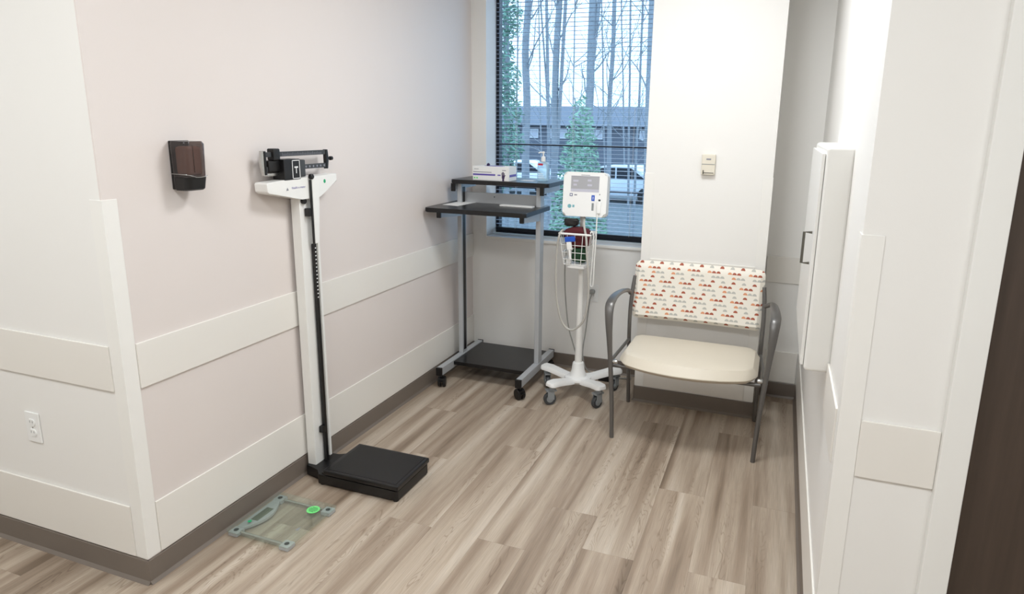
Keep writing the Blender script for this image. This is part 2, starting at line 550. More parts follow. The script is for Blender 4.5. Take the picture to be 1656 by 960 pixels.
# plain run of the same floor behind the camera and at the ends of the passage
b_ = BM()
box(b_, FX0, FX1, FY0, .15, -.004, 0)
nk = [k for k in range(k0, k1)]
xs_l = min(PX0 + k * PW for k in nk if (max(PX0 + k * PW, FX0) + min(PX0 + (k + 1) * PW, FX1)) / 2 >= -3.2)
xs_r = max(PX0 + (k + 1) * PW for k in nk if (max(PX0 + k * PW, FX0) + min(PX0 + (k + 1) * PW, FX1)) / 2 <= 1.0)
box(b_, FX0, xs_l, .15, YN, -.004, 0); box(b_, xs_r, FX1, .15, YR, -.004, 0)
part('plank_field', b_, MT['plank'], floor, smooth=False)['kind'] = 'stuff'

bm = BM(); box(bm, FX0, FX1, FY0, YB + .1, CEIL, CEIL + .1)
struct('ceiling', bm, MT['ceiling'], 'white ceiling')
T = .14
bm = BM(); box(bm, XL - .006, XL, YN, YB + .24, 0, CEIL); struct('wall_left', bm, MT['wall_left'], 'warm grey side wall with two cream rails')
bm = BM(); box(bm, FX0, XL - .006, YN, YN + T, 0, CEIL); struct('wall_left_return', bm, MT['wall_white'], 'white wall turning the corner into the passage')
bm = BM()      # back wall with the window opening cut out
box(bm, XL, WX0, YB, YB + .24, 0, CEIL); box(bm, WX1, XR + .1, YB, YB + .24, 0, CEIL)
box(bm, WX0, WX1, YB, YB + .24, 0, WZ0 - .022); box(bm, WX0, WX1, YB, YB + .24, WZ1, CEIL)
struct('wall_back', bm, MT['wall_white'], 'white wall around the window')
bm = BM(); box(bm, CX0, CX1, CY, YB, 0, CEIL); struct('wall_column', bm, MT['wall_white'], 'square white column beside the window')
bm = BM(); box(bm, XR, XR + .12, YR + .12, YB, 0, CEIL)
struct('wall_right', bm, MT['wall_white'], 'white side wall with the fold-down desk')
DX0, DX1, DZ = .497, 1.40, 2.12
bm = BM(); box(bm, XR, DX0 - .03, YR, YR + .12, 0, CEIL); box(bm, DX1 + .03, FX1, YR, YR + .12, 0, CEIL); box(bm, DX0 - .03, DX1 + .03, YR, YR + .12, DZ + .03, CEIL)
struct('wall_right_end', bm, MT['wall_white'], 'white end wall holding the dark door')
bm = BM(); box(bm, FX0, FX1, FY0 - .1, FY0, 0, CEIL); struct('wall_front', bm, MT['wall_white'])
bm = BM(); box(bm, FX0 - .1, FX0, FY0, YN + T, 0, CEIL); struct('wall_passage_left', bm, MT['wall_white'])
bm = BM(); box(bm, FX1, FX1 + .1, FY0, YR + .12, 0, CEIL); struct('wall_passage_right', bm, MT['wall_white'])

# baseboards (cove base with a toe), made as extruded profiles
def cove(name, p0, p1, nx, ny, label=None):
    """base along p0->p1, room side given by (nx,ny)"""
    bm = BM()
    prof = [(0, 0), (.016, 0), (.013, .004), (.007, .012), (.006, BASEH - .004), (.004, BASEH), (0, BASEH)]
    va = [bm.verts.new((p0[0] + nx * d, p0[1] + ny * d, z)) for d, z in prof]
    vb = [bm.verts.new((p1[0] + nx * d, p1[1] + ny * d, z)) for d, z in prof]
    n = len(prof)
    for i in range(n):
        j = (i + 1) % n
        bm.faces.new((va[i], va[j], vb[j], vb[i]))
    bm.faces.new(va); bm.faces.new(vb)
    return struct(name, bm, MT['base'], label)
cove('baseboard_left', (XL, YN - .006), (XL, YB), 1, 0, 'taupe rubber cove base along the warm grey wall')
cove('baseboard_left_return', (FX0, YN), (XL + .006, YN), 0, -1, 'taupe rubber cove base under the outlet wall')
cove('baseboard_back', (XL, YB), (CX0, YB), 0, -1)
cove('baseboard_column_side', (CX0, CY - .006), (CX0, YB), -1, 0)
cove('baseboard_column', (CX0 - .006, CY), (CX1 + .006, CY), 0, -1, 'taupe rubber base across the column')
cove('baseboard_column_right', (CX1, CY - .006), (CX1, YB), 1, 0)
cove('baseboard_alcove', (CX1, YB), (XR, YB), 0, -1)
cove('baseboard_right', (XR, YR - .006), (XR, YB), -1, 0)
cove('baseboard_right_end', (XR - .006, YR), (.432, YR), 0, -1)

# wall-protection rails and corner guards
trim_n = [0]
def trim(bm, mat='rail', label=None):
    trim_n[0] += 1
    return struct('trim_%d' % trim_n[0], bm, MT[mat], label, smooth=True)
RT = .008
GW = .050
def rails(fn, label):
    for z0, z1, w in ((RAIL0, RAIL1, 'upper'), (LOW0, LOW1, 'lower')):
        bm = BM(); fn(bm, z0, z1); trim(bm, 'rail', 'cream %s wall rail %s' % (w, label))
rails(lambda bm, a, b: box(bm, XL, XL + RT, YN + GW, YB, a, b, .003), 'on the warm grey side wall')
rails(lambda bm, a, b: box(bm, FX0, XL - GW, YN - RT, YN, a, b, .003), 'on the white outlet wall')
rails(lambda bm, a, b: box(bm, CX0 + GW, CX1 - GW, CY - RT, CY, a, b, .003), 'on the column')
rails(lambda bm, a, b: box(bm, CX1 + .005, XR - .012, YB - RT, YB, a, b, .003), 'in the alcove beside the column')
for ya_, yb_, w_ in ((YR + GW, 2.196, 'between corner guard and fold-down desk'), (2.954, YB - .012, 'between fold-down desk and alcove')):
    bm = BM(); box(bm, XR - RT, XR, ya_, yb_, RAIL0, RAIL1, .003); trim(bm, 'rail', 'cream upper wall rail ' + w_)
bm = BM(); box(bm, XR - RT, XR, YR + GW, YB - .012, LOW0, LOW1, .003); trim(bm, 'rail', 'cream lower wall rail under the fold-down desk')
rails(lambda bm, a, b: box(bm, XR + GW, .432, YR - RT, YR, a, b, .003), 'between corner guard and door casing')
GT = .003
def guard(x, y, sx, sy, label):
    """L guard on an outer corner; sx, sy = direction of the two wall faces running away from the corner"""
    bm = BM()
    xa, xb = x - sx * GT, x + sx * GW
    ya, yb = y - sy * GT, y + sy * GW
    poly = [(x - sx * GT, y - sy * GT), (xb, y - sy * GT), (xb, y), (x, y), (x, yb), (x - sx * GT, yb)]
    prism(bm, poly, 'Z', BASEH + .004, GUARD, .0015)
    trim(bm, 'guard', label)
guard(XL, YN, -1, 1, 'white corner guard between outlet wall and warm grey wall')
guard(XR, YR, 1, 1, 'white corner guard on the end of the right wall')
guard(CX0, CY, 1, 1, 'white corner guard on the window side of the column')
guard(CX1, CY, -1, 1, 'white corner guard on the alcove side of the column')

# door and casing in the end wall
door = bpy.data.objects.new('door_1', None); COL.objects.link(door); ORG[door] = Vector((0, 0, 0)); door['kind'] = 'structure'
door['label'] = 'dark brown wood-look door in a white casing'
bm = BM(); box(bm, DX0, DX1, YR + .012, YR + .055, .008, DZ, .002); part('door_leaf', bm, MT['door'], door, 'dark brown laminate door leaf')
bm = BM()
for xa, xb in ((.432, DX0), (DX1, DX1 + .065)):
    box(bm, xa, xb, YR - .022, YR + .06, 0, DZ + .065, .004)
box(bm, DX0, DX1, YR - .022, YR + .06, DZ, DZ + .065, .004)
part('door_frame', bm, MT['white_enamel'], door, 'white painted casing')
bm = BM()
lathe(bm, [(.027, 0), (.027, -.008), (.012, -.012), (.012, -.045)], (DX1 - .07, YR + .012, 1.0), 'Y', 16)
tube(bm, [(DX1 - .07, YR - .028, 1.0), (DX1 - .19, YR - .03, 1.0)], .010, 10)
part('door_handle', bm, MT['chrome'], door, 'chrome lever')

# window
win = bpy.data.objects.new('window_1', None); COL.objects.link(win); ORG[win] = Vector((0, 0, 0)); win['kind'] = 'structure'
win['label'] = 'tall dark-framed window in a white reveal'
bm = BM()
fw = .022
FYA, FYB = 4.222, 4.275
box(bm, WX0, WX0 + fw, FYA, FYB, WZ0, WZ1); box(bm, WX1 - fw, WX1, FYA, FYB, WZ0, WZ1)
box(bm, WX0 + fw, WX1 - fw, FYA, FYB, WZ0, WZ0 + .035); box(bm, WX0 + fw, WX1 - fw, FYA, FYB, WZ1 - .035, WZ1)
part('window_frame', bm, MT['win_frame'], win, 'dark metal frame', smooth=False)
for zm in (1.475, 1.185):
    bm = BM(); box(bm, WX0 + fw, WX1 - fw, 4.236, 4.2455, zm - .006, zm + .006); part('muntin', bm, MT['win_frame'], win, 'thin dark glazing bar', smooth=False)
bm = BM(); box(bm, WX0 + fw, WX1 - fw, 4.246, 4.250, WZ0 + .035, WZ1 - .035); part('pane', bm, MT['pane'], win, 'blue tinted glass', smooth=False)
bm = BM(); box(bm, WX0, WX1, YB - .014, FYA, WZ0 - .022, WZ0, .005); part('window_sill', bm, MT['guard'], win, 'white sill')

# ceiling troffers
for i, (x, y, sx, sy, w) in enumerate(TROFFERS):
    lab = ['recessed ceiling light panel above the window alcove', 'recessed ceiling light panel over the passage in front of the alcove',
           'recessed ceiling light panel over the outlet wall end of the passage', 'recessed ceiling light panel over the dark door end of the passage'][i]
    t = thing('ceiling_light', (x, y, CEIL), lab, 'ceiling light', 'recessed ceiling light panels')
    bm = BM()
    box(bm, x - sx / 2, x + sx / 2, y - sy / 2, y - sy / 2 + .03, CEIL - .012, CEIL); box(bm, x - sx / 2, x + sx / 2, y + sy / 2 - .03, y + sy / 2, CEIL - .012, CEIL)
    box(bm, x - sx / 2, x - sx / 2 + .03, y - sy / 2 + .03, y + sy / 2 - .03, CEIL - .012, CEIL); box(bm, x + sx / 2 - .03, x + sx / 2, y - sy / 2 + .03, y + sy / 2 - .03, CEIL - .012, CEIL)
    part('frame', bm, MT['white_enamel'], t, smooth=False)
    bm = BM(); box(bm, x - sx / 2 + .03, x + sx / 2 - .03, y - sy / 2 + .03, y + sy / 2 - .03, CEIL - .008, CEIL); part('diffuser', bm, MT['lamp'], t, smooth=False)

# ------------------------------------------------------------------ venetian blind
BY = 4.192
bl = thing('venetian_blind', ((WX0 + WX1) / 2, BY, WZ1), 'white aluminium mini blind with open slats hanging in the window', 'blind')
bx0, bx1 = WX0 + .016, WX1 - .012
bm = BM(); box(bm, bx0, bx1, BY - .018, BY + .018, WZ1 - .03, WZ1, .002); part('headrail', bm, MT['slat'], bl)
bm = BM(); box(bm, bx0, bx1, BY - .012, BY + .012, WZ0 + .028, WZ0 + .046, .003); part('bottom_rail', bm, MT['win_frame'], bl, 'dark bottom rail')
bm = BM()      # one slat: gently crowned strip
ws = .0125
rows = []
for i in range(5):
    t_ = -1 + i / 2
    y_, z_ = ws * t_, .0016 * (1 - t_ * t_)
    rows.append((bm.verts.new((bx0 - bl.location.x, y_, z_)), bm.verts.new((bx1 - bl.location.x, y_, z_)),
                 bm.verts.new((bx0 - bl.location.x, y_, z_ - .0007)), bm.verts.new((bx1 - bl.location.x, y_, z_ - .0007))))
for a, c in zip(rows, rows[1:]):
    bm.faces.new((a[0], a[1], c[1], c[0])); bm.faces.new((a[2], c[2], c[3], a[3]))
bm.faces.new((rows[0][0], rows[0][2], rows[0][3], rows[0][1])); bm.faces.new((rows[-1][0], rows[-1][1], rows[-1][3], rows[-1][2]))
bm.faces.new([r[0] for r in rows] + [r[2] for r in reversed(rows)]); bm.faces.new([r[1] for r in reversed(rows)] + [r[3] for r in rows])
sm = mesh_of(bm, MT['slat'])
z = WZ0 + .068
pitch = .0262
while z < WZ1 - .035:
    s = link_mesh('slat', sm, bl, (0, 0, z - WZ1))
    s.rotation_euler = (math.radians(random.gauss(1.5, 1.0)), random.gauss(0, .0006), 0)
    z += pitch
for xx in (-1.70, -1.30, -.90):
    bm = BM()
    for yy in (BY - .0135, BY + .0135):
        tube(bm, [(xx, yy, WZ0 + .04), (xx, yy, WZ1 - .02)], .0007, 4)
    part('ladder_cord', bm, MT['white_hose'], bl)

# ------------------------------------------------------------------ wall desk on the right wall
wd = thing('wall_desk', (XR, 2.45, .832), 'white fold-down desk cabinet with C handle on the right wall', 'wall desk')
bm = BM(); box(bm, .122, XR + .004, 2.20, 2.95, .835, 1.553, .012, 3); part('body', bm, MT['white_enamel'], wd)
bm = BM(); box(bm, .110, .1215, 2.212, 2.938, .85, 1.532, .004); dr_ = part('drop_front', bm, MT['white_enamel'], wd)
bm = BM()
tube(bm, [(.110, 2.30, 1.173), (.086, 2.30, 1.173), (.086, 2.30, 1.275), (.110, 2.30, 1.275)], .0045, 8)
part('handle', bm, MT['dark_metal'], dr_, 'dark metal C handle')

# ------------------------------------------------------------------ soap dispenser
DXF = -1.872
sd = thing('soap_dispenser', (XL, 1.735, 1.36), 'smoked black wall soap dispenser on the warm grey wall', 'soap dispenser')
y0, y1 = 1.696, 1.788
bm = BM(); box(bm, XL, XL + .012, y0 + .01, y1 - .004, 1.365, 1.53, .003); part('backplate', bm, MT['black'], sd)
def disp_shell(bm, zs, inset=0):
    """horizontal sections: front rounded; xw = depth at that height"""
    rings = []
    for zz, dep, ya, yb in zs:
        pts = rrect(XL + .006, XL + dep - inset, ya + inset, yb - inset, .022, 5)
        rings.append([bm.verts.new((p[0], p[1], zz)) for p in pts])
    for a, c in zip(rings, rings[1:]):
        n = len(a)
        for i in range(n):
            j = (i + 1) % n
            bm.faces.new((a[i], a[j], c[j], c[i]))
    bm.faces.new(list(reversed(rings[0]))); bm.faces.new(rings[-1])
bm = BM(); disp_shell(bm, [(1.408, .084, y0 + .003, y1 - .003), (1.52, .086, y0, y1), (1.529, .080, y0 + .004, y1 - .004)])
part('cover', bm, MT['smoke'], sd, 'smoked see-through cover')
bm = BM(); disp_shell(bm, [(1.363, .074, y0 + .008, y1 - .008), (1.368, .080, y0 + .004, y1 - .006), (1.407, .085, y0 + .002, y1 - .002)])
ph_ = part('push_bar', bm, MT['black'], sd, 'glossy black push bar')
bm = BM(); box(bm, XL + .016, XL + .074, y0 + .016, y1 - .012, 1.412, 1.512, .012, 3); part('soap_pouch', bm, MT['bag'], sd, 'brown soap pouch inside')
bm = BM()
tube(bm, [(XL + .012, y0 - .0005, 1.420), (XL + .062, y0 - .0005, 1.419), (XL + .078, y0 + .004, 1.418), (XL + .0855, y0 + .018, 1.414), (XL + .0862, y0 + .034, 1.409), (XL + .0862, y0 + .055, 1.408), (XL + .0858, y1 - .018, 1.410), (XL + .079, y1 - .004, 1.412)], .0011, 6, 4)
part('seam', bm, MT['chrome'], sd)
bm = BM(); box(bm, XL + .0845, XL + .0870, y0 + .030, y0 + .032, 1.425, 1.515, .0008, 1); part('rib', bm, MT['smoke'], sd)

# ------------------------------------------------------------------ outlets
def outlet(loc, face, label):
    """face 'Y' : plate lies on a wall that faces -y"""
    x, y, zc = loc
    t = thing('wall_outlet', loc, label, 'outlet')
    bm = BM(); box(bm, x - .036, x + .036, y - .006, y, zc - .058, zc + .058, .003); pl = part('cover_plate', bm, MT['white_plastic'], t)
    for dz in (-.0195, .0195):
        bm = BM(); prism(bm, [(x + .0165 * math.cos(a * PI / 10), zc + dz + max(-.013, min(.013, .0165 * math.sin(a * PI / 10)))) for a in range(20)], 'Y', y - .009, y - .005)
        sk = part('socket', bm, MT['white_plastic'], t)
        bm = BM()
        box(bm, x - .008, x - .0055, y - .0093, y - .0089, zc + dz - .001, zc + dz + .008); box(bm, x + .0055, x + .008, y - .0093, y - .0089, zc + dz - .001, zc + dz + .007)
        part('slot', bm, MT['grey_plastic'], sk)
    bm = BM(); lathe(bm, [(.0035, 0), (.003, -.0012)], (x, y - .006, zc), 'Y', 10); part('screw', bm, MT['chrome'], t)
    return t
outlet((-2.455, YN, .51), 'Y', 'white duplex outlet on the white wall between its two rails')
outlet((-1.095, YB, .535), 'Y', 'white duplex outlet on the wall under the window, behind the monitor stand')

# ------------------------------------------------------------------ thermostat on the column
th = thing('thermostat', (-.375, CY, 1.41), 'small ivory thermostat on the white column', 'thermostat')
bm = BM(); box(bm, -.411, -.339, CY - .026, CY, 1.357, 1.466, .005); bd = part('body', bm, MT['cream_plastic'], th)
bm = BM(); box(bm, -.409, -.341, CY - .0275, CY - .0255, 1.412, 1.415); part('groove', bm, MT['grey_plastic'], bd)
bm = BM(); box(bm, -.386, -.362, CY - .0275, CY - .0255, 1.436, 1.444, .0006); part('emblem', bm, MT['grey_ink'], bd)
bm = BM(); box(bm, -.400, -.345, CY - .0275, CY - .0255, 1.366, 1.369); part('scale_window', bm, MT['black'], bd)
bm = BM(); box(bm, -.402, -.396, CY - .032, CY - .0255, 1.361, 1.382, .001); part('lever', bm, MT['dark_metal'], bd)

# ------------------------------------------------------------------ physician scale
ps = thing('physician_scale', (-1.70, 2.33, 0), 'white and black balance beam physician scale standing against the warm grey wall', 'scale')
bm = BM()
prism(bm, [(-1.95, 2.262), (-1.945, 2.245), (-1.87, 2.235), (-1.845, 2.200), (-1.44, 2.200), (-1.433, 2.207), (-1.433, 2.462), (-1.44, 2.469), (-1.80, 2.469),
           (-1.845, 2.40), (-1.87, 2.385), (-1.945, 2.385), (-1.95, 2.37)], 'Z', .006, .052, .004)
part('base', bm, MT['black'], ps, 'black cast base')
bm = BM(); box(bm, -1.815, -1.428, 2.196, 2.473, .056, .080, .006, 3); pf = part('platform', bm, MT['black_lam'], ps, 'black platform cover')
bm = BM(); box(bm, -1.795, -1.445, 2.21, 2.458, .0795, .0815, .001); part('tread_mat', bm, MT['black_rubber'], pf, 'black rubber mat')
bm = BM(); box(bm, -1.83, -1.445, 2.21, 2.46, .05, .058); part('platform_gap', bm, MT['black_rubber'], ps)
for fx, fy in ((-1.83, 2.215), (-1.45, 2.215), (-1.45, 2.455), (-1.83, 2.44), (-1.935, 2.31)):
    bm = BM(); lathe(bm, [(.012, 0), (.012, .008)], (fx, fy, 0), 'Z', 12); part('foot', bm, MT['black_rubber'], ps)
bm = BM(); box(bm, -1.950, -1.905, 2.264, 2.358, .050, 1.30, .003); pt_ = part('column', bm, MT['white_enamel'], ps, 'white steel column')
# head
bm = BM()
prism(bm, [(2.068, 1.328), (2.066, 1.358), (2.074, 1.364), (2.20, 1.370), (2.36, 1.372), (2.502, 1.376), (2.502, 1.342), (2.39, 1.290), (2.375, 1.276), (2.262, 1.281), (2.08, 1.318)],
      'X', -1.952, -1.888, .004)
hd = part('head_housing', bm, MT['white_enamel'], ps, 'white tapered housing')
part('lettering', text_bm('Health o meter', .0135, (-1.8878, 2.246, 1.333), (0, 1, 0), (0, 0, 1)), MT['purple'], hd, 'small purple lettering', smooth=False)
bm = BM(); prism(bm, [(2.172, 1.325), (2.186, 1.325), (2.179, 1.337)], 'X', -1.8882, -1.8874); part('emblem', bm, MT['grey_ink'], hd)
bm = BM(); prism(bm, [(2.415 + .007 * math.cos(a * PI / 8), 1.347 + .0085 * math.sin(a * PI / 8)) for a in range(16)], 'X', -1.8882, -1.8872); part('sticker', bm, MT['green'], hd, 'round green sticker')
bm = BM(); lathe(bm, [(.013, -.002), (.013, .012), (.010, .014)], (-1.905, 2.285, 1.272), 'X', 16); part('lock_knob', bm, MT['black'], hd)
# beam: two bars between end plates
bx_ = -1.918
bm = BM()
prism(bm, [(2.082, 1.388), (2.100, 1.388), (2.098, 1.486), (2.076, 1.486), (2.070, 1.44)], 'X', bx_ - .006, bx_ + .006, .001)
box(bm, bx_ - .006, bx_ + .006, 2.10, 2.165, 1.386, 1.397, .001); bea = part('beam_end_plate', bm, MT['chrome'], ps, 'bright end plate')
bm = BM(); box(bm, bx_ + .0055, bx_ + .0085, 2.088, 2.096, 1.392, 1.484); part('edge_strip', bm, MT['black'], bea)
bm = BM(); box(bm, bx_ - .006, bx_ + .006, 2.095, 2.470, 1.461, 1.480, .001); ub = part('upper_bar', bm, MT['dark_wheel'], ps, 'dark graduated bar')
bm = BM()
for i in range(40):
    yy = 2.19 + i * .0062
    box(bm, bx_ + .0058, bx_ + .0064, yy, yy + .0012, 1.463, 1.472 if i % 5 else 1.476)
part('graduation', bm, MT['grey_ink'], ub, smooth=False)
bm = BM(); box(bm, bx_ - .006, bx_ + .006, 2.10, 2.470, 1.404, 1.423, .001); lb = part('lower_bar', bm, MT['dark_wheel'], ps, 'dark notched bar')
for i in range(6):
    bm = BM(); lathe(bm, [(.005, 0), (.004, .0008)], (bx_ + .0058, 2.33 + i * .024, 1.4135), 'X', 10); part('number_mark', bm, MT['grey_ink'], lb)
bm = BM(); prism(bm, [(2.462, 1.398), (2.473, 1.398), (2.480, 1.44), (2.475, 1.482), (2.462, 1.482)], 'X', bx_ - .007, bx_ + .009, .001); part('beam_end_cap', bm, MT['black'], ps)
bm = BM(); lathe(bm, [(.004, 0), (.004, .02), (.009, .021), (.009, .034), (.005, .036)], (bx_, 2.478, 1.442), 'Y', 12); part('balance_nut', bm, MT['black'], ps)
bm = BM(); box(bm, bx_ - .016, bx_ + .018, 2.128, 2.166, 1.447, 1.494, .005); part('upper_poise', bm, MT['black'], ps)
bm = BM(); box(bm, bx_ - .016, bx_ + .012, 2.104, 2.186, 1.400, 1.448, .008); part('lower_poise', bm, MT['black'], ps, 'large black sliding weight')
bm = BM(); box(bm, -1.945, -1.886, 2.165, 2.262, 1.366, 1.450, .003); pb = part('pivot_housing', bm, MT['black'], ps, 'black pivot block')
bm = BM()
for a in ((2.213, 2.216, 1.370, 1.446), (2.256, 2.259, 1.370, 1.446), (2.213, 2.259, 1.370, 1.373), (2.213, 2.259, 1.443, 1.446)):
    box(bm, -1.8865, -1.8850, *a)
part('label_border', bm, MT['paper'], pb, 'white label border', smooth=False)
bm = BM()
box(bm, -1.8865, -1.8850, 2.2345, 2.2385, 1.392, 1.416); box(bm, -1.8865, -1.8850, 2.226, 2.247, 1.414, 1.420)
part('letter', bm, MT['paper'], pb, 'white T mark', smooth=False)
bm = BM(); box(bm, -1.930, -1.892, 2.268, 2.302, 1.374, 1.445, .004); part('bearing_block', bm, MT['dark_wheel'], ps)
# height rod
bm = BM(); box(bm, -1.903, -1.893, 2.352, 2.366, .06, 1.30, .001); part('rod_channel', bm, MT['white_enamel'], ps, 'white channel')
bm = BM(); box(bm, -1.900, -1.884, 2.316, 2.332, .045, 1.082, .002); rod = part('height_rod', bm, MT['black'], ps, 'black height rod')
bm = BM()
for i in range(14):
    zz = .84 + i * .017
    box(bm, -1.8843, -1.8836, 2.320, 2.327, zz, zz + .005)
part('tick_mark', bm, MT['paper'], rod, smooth=False)
bm = BM(); prism(bm, [(2.318, 1.085), (2.345, 1.085), (2.366, 1.362), (2.352, 1.366), (2.318, 1.372)], 'X', -1.886, -1.876, .0015); rb = part('measuring_arm', bm, MT['white_enamel'], ps, 'white folded measuring arm')
bm = BM(); box(bm, -1.884, -1.878, 2.308, 2.317, 1.085, 1.36, .001); part('arm_edge', bm, MT['black'], rb)
bm = BM(); lathe(bm, [(.010, 0), (.011, .004), (.011, .014), (.008, .017)], (-1.887, 2.318, 1.373), 'X', 14); part('arm_pivot', bm, MT['black'], rb)
bm = BM(); box(bm, -1.903, -1.880, 2.290, 2.310, 1.205, 1.240, .003); part('rod_clip', bm, MT['black'], ps)
bm = BM(); box(bm, -1.903, -1.880, 2.296, 2.320, .20, .232, .003); part('rod_clip', bm, MT['black'], ps)

# ------------------------------------------------------------------ glass bathroom scale
gs = thing('bathroom_scale', (-1.78, 1.90, 0), 'square glass bathroom scale with grey display lying on the floor', 'bathroom scale')
gx0, gx1, gy0, gy1 = -1.935, -1.632, 1.752, 2.055
bm = BM(); prism(bm, rrect(gx0, gx1, gy0, gy1, .012, 4), 'Z', .019, .027, .0008); gp = part('glass_plate', bm, MT['scale_glass'], gs, 'clear greenish glass plate')
for fx, fy in ((gx0 + .028, gy0 + .028), (gx1 - .028, gy0 + .028), (gx1 - .028, gy1 - .028), (gx0 + .028, gy1 - .028)):
    bm = BM(); box(bm, fx - .022, fx + .022, fy - .022, fy + .022, .0, .0185, .004); ft = part('foot', bm, MT['silver'], gs, 'grey load-cell foot')
    bm = BM(); lathe(bm, [(.010, 0), (.010, .0004)], (fx, fy, .0186), 'Z', 12); part('foot_bolt', bm, MT['dark_wheel'], ft)
# under-glass housing along the wall edge with a curved front
bm = BM()
cur = [(gx0 + .012, gy0 + .05), (gx0 + .012, gy1 - .05)] + [(gx0 + .045 + .038 * math.sin(PI * k / 12), gy1 - .05 - (gy1 - gy0 - .10) * k / 12) for k in range(13)]
prism(bm, cur, 'Z', .008, .018, .001); hsg = part('display_housing', bm, MT['silver'], gs, 'grey display housing with curved edge')
bm = BM(); box(bm, gx0 + .028, gx0 + .062, gy0 + .105, gy1 - .105, .0178, .0186, .0004); part('display', bm, MT['lcd'], hsg, 'grey-green liquid crystal display')
for yy in (gy0 + .028, gy1 - .028):
    bm = BM(); tube(bm, [(gx0 + .05, yy, .012), (gx1 - .05, yy, .012)], .006, 10); part('side_rail', bm, MT['chrome'], gs, 'chrome rail between the feet')
bm = BM(); lathe(bm, [(.008, 0), (.008, .0006)], (gx0 + .045, gy0 + .082, .0271), 'Z', 16); part('dot_sticker', bm, MT['green'], gp, 'round green sticker')
bm = BM(); lathe(bm, [(.027, 0), (.027, .0006)], (gx1 - .075, gy1 - .062, .0271), 'Z', 24); stk = part('inspection_sticker', bm, MT['lime'], gp, 'round light green sticker with printed lines')
bm = BM()
for k, w_ in enumerate((.012, .018, .020, .017, .011)):
    yy = gy1 - .062 + .014 - k * .007
    box(bm, gx1 - .075 - w_, gx1 - .075 + w_, yy - .0012, yy + .0012, .0276, .0281)
part('print_line', bm, MT['dark_green'], stk, smooth=False)
bm = BM(); prism(bm, [(gx1 - .05, gy0 + .10), (gx1 - .042, gy0 + .125), (gx1 - .034, gy0 + .10)], 'Z', .0271, .0276); part('logo', bm, MT['grey_plastic'], gp)

# ------------------------------------------------------------------ workstation cart
wc = thing('workstation_cart', (-1.62, 3.70, 0), 'two-tier black and silver rolling computer cart in the window corner', 'cart')
LX, RXX = -1.878, -1.352
FTZ0, FTZ1 = .085, .135
def caster(parent, org, x, y, label=None, ang=0):
    """twin-wheel furniture caster"""
    bm = BM()
    ca, sa = math.cos(ang), math.sin(ang)
    ax = Matrix(((ca, -sa, 0), (sa, ca, 0), (0, 0, 1)))
    o_ = Vector((x, y, 0))
    lathe(bm, [(.008, .055), (.008, .087)], (x, y, 0), 'Z', 10)
    obox(bm, o_ + Vector((0, 0, .05)), (.020, .026, .012), ax, .005)
    cs = part('caster', bm, MT['black'], parent, label)
    for s in (-1, 1):
        bm = BM()
        lathe(bm, [(.010, -.009), (.030, -.009), (.034, -.005), (.034, .006), (.029, .010), (.010, .010)], (0, 0, 0), 'X', 20)
        for v in bm.verts: v.co = o_ + ax @ (v.co + Vector((s * .0145, .006, .034)))
        part('wheel', bm, MT['black'], cs)
    bm = BM(); obox(bm, o_ + ax @ Vector((0, -.032, .046)), (.012, .008, .003), ax, .001); part('brake_pedal', bm, MT['black'], cs)
for xx in (LX, RXX):
    bm = BM(); box(bm, xx - .019, xx + .019, 3.40, 3.985, FTZ0, FTZ1, .003); ft = part('foot_bar', bm, MT['silver'], wc, 'silver foot bar')
    for ya, yb in ((3.385, 3.402), (3.983, 3.998)):
        bm = BM(); box(bm, xx - .0195, xx + .0195, ya, yb, FTZ0 - .001, FTZ1 + .001, .003); part('end_cap', bm, MT['black'], ft, 'black end cap')
    caster(wc, 0, xx, 3.425, 'black twin-wheel caster', .95 if xx > -1.5 else .35); caster(wc, 0, xx, 3.955, 'black twin-wheel caster', .9)
    bm = BM(); box(bm, xx - .015, xx + .015, 3.690, 3.755, FTZ1, 1.245, .004)
    pp = part('post', bm, MT['silver'], wc, 'silver upright post')
    s = 1 if xx == LX else -1
    bm = BM(); box(bm, xx + s * .0145, xx + s * .0165, 3.706, 3.740, FTZ1 + .02, 1.22); part('slot', bm, MT['black'], pp, 'black slot')
    # tray arms and shelf arms
    bm = BM(); prism(bm, [(3.43, 1.062), (3.70, 1.040), (3.70, 1.098), (3.43, 1.098)], 'X', xx - .012, xx + .012, .001)
    ar = part('tray_arm', bm, MT['silver'], wc, 'silver bracket under the tray')
    bm = BM(); box(bm, xx - .013, xx + .013, 3.418, 3.432, 1.060, 1.099, .002); part('end_cap', bm, MT['black'], ar)
    bm = BM(); prism(bm, [(3.675, 1.205), (3.97, 1.205), (3.97, 1.244), (3.675, 1.244)], 'X', xx - .012 - s * .03, xx + .012 - s * .03, .001)
    ar = part('shelf_arm', bm, MT['silver'], wc, 'silver bracket under the top shelf')
    bm = BM(); box(bm, xx - .013 - s * .03, xx + .013 - s * .03, 3.662, 3.677, 1.195, 1.2445, .002); part('end_cap', bm, MT['black'], ar)
bm = BM(); box(bm, LX + .019, RXX - .019, 3.55, 3.965, .105, .128, .002); part('lower_shelf', bm, MT['black_lam'], wc, 'black lower shelf')
bm = BM(); box(bm, LX + .0155, RXX - .0155, 3.738, 3.752, 1.122, 1.188, .001); bp_ = part('back_panel', bm, MT['silver'], wc, 'silver crosspiece')
bm = BM(); lathe(bm, [(.004, 0), (.003, -.002)], (-1.66, 3.738, 1.165), 'Y', 10); part('screw', bm, MT['dark_wheel'], bp_)
bm = BM(); prism(bm, rrect(-1.948, -1.312, 3.375, 3.805, .02, 5), 'Z', 1.098, 1.124, .006); part('keyboard_tray', bm, MT['black_lam'], wc, 'black keyboard tray with bullnose edge')
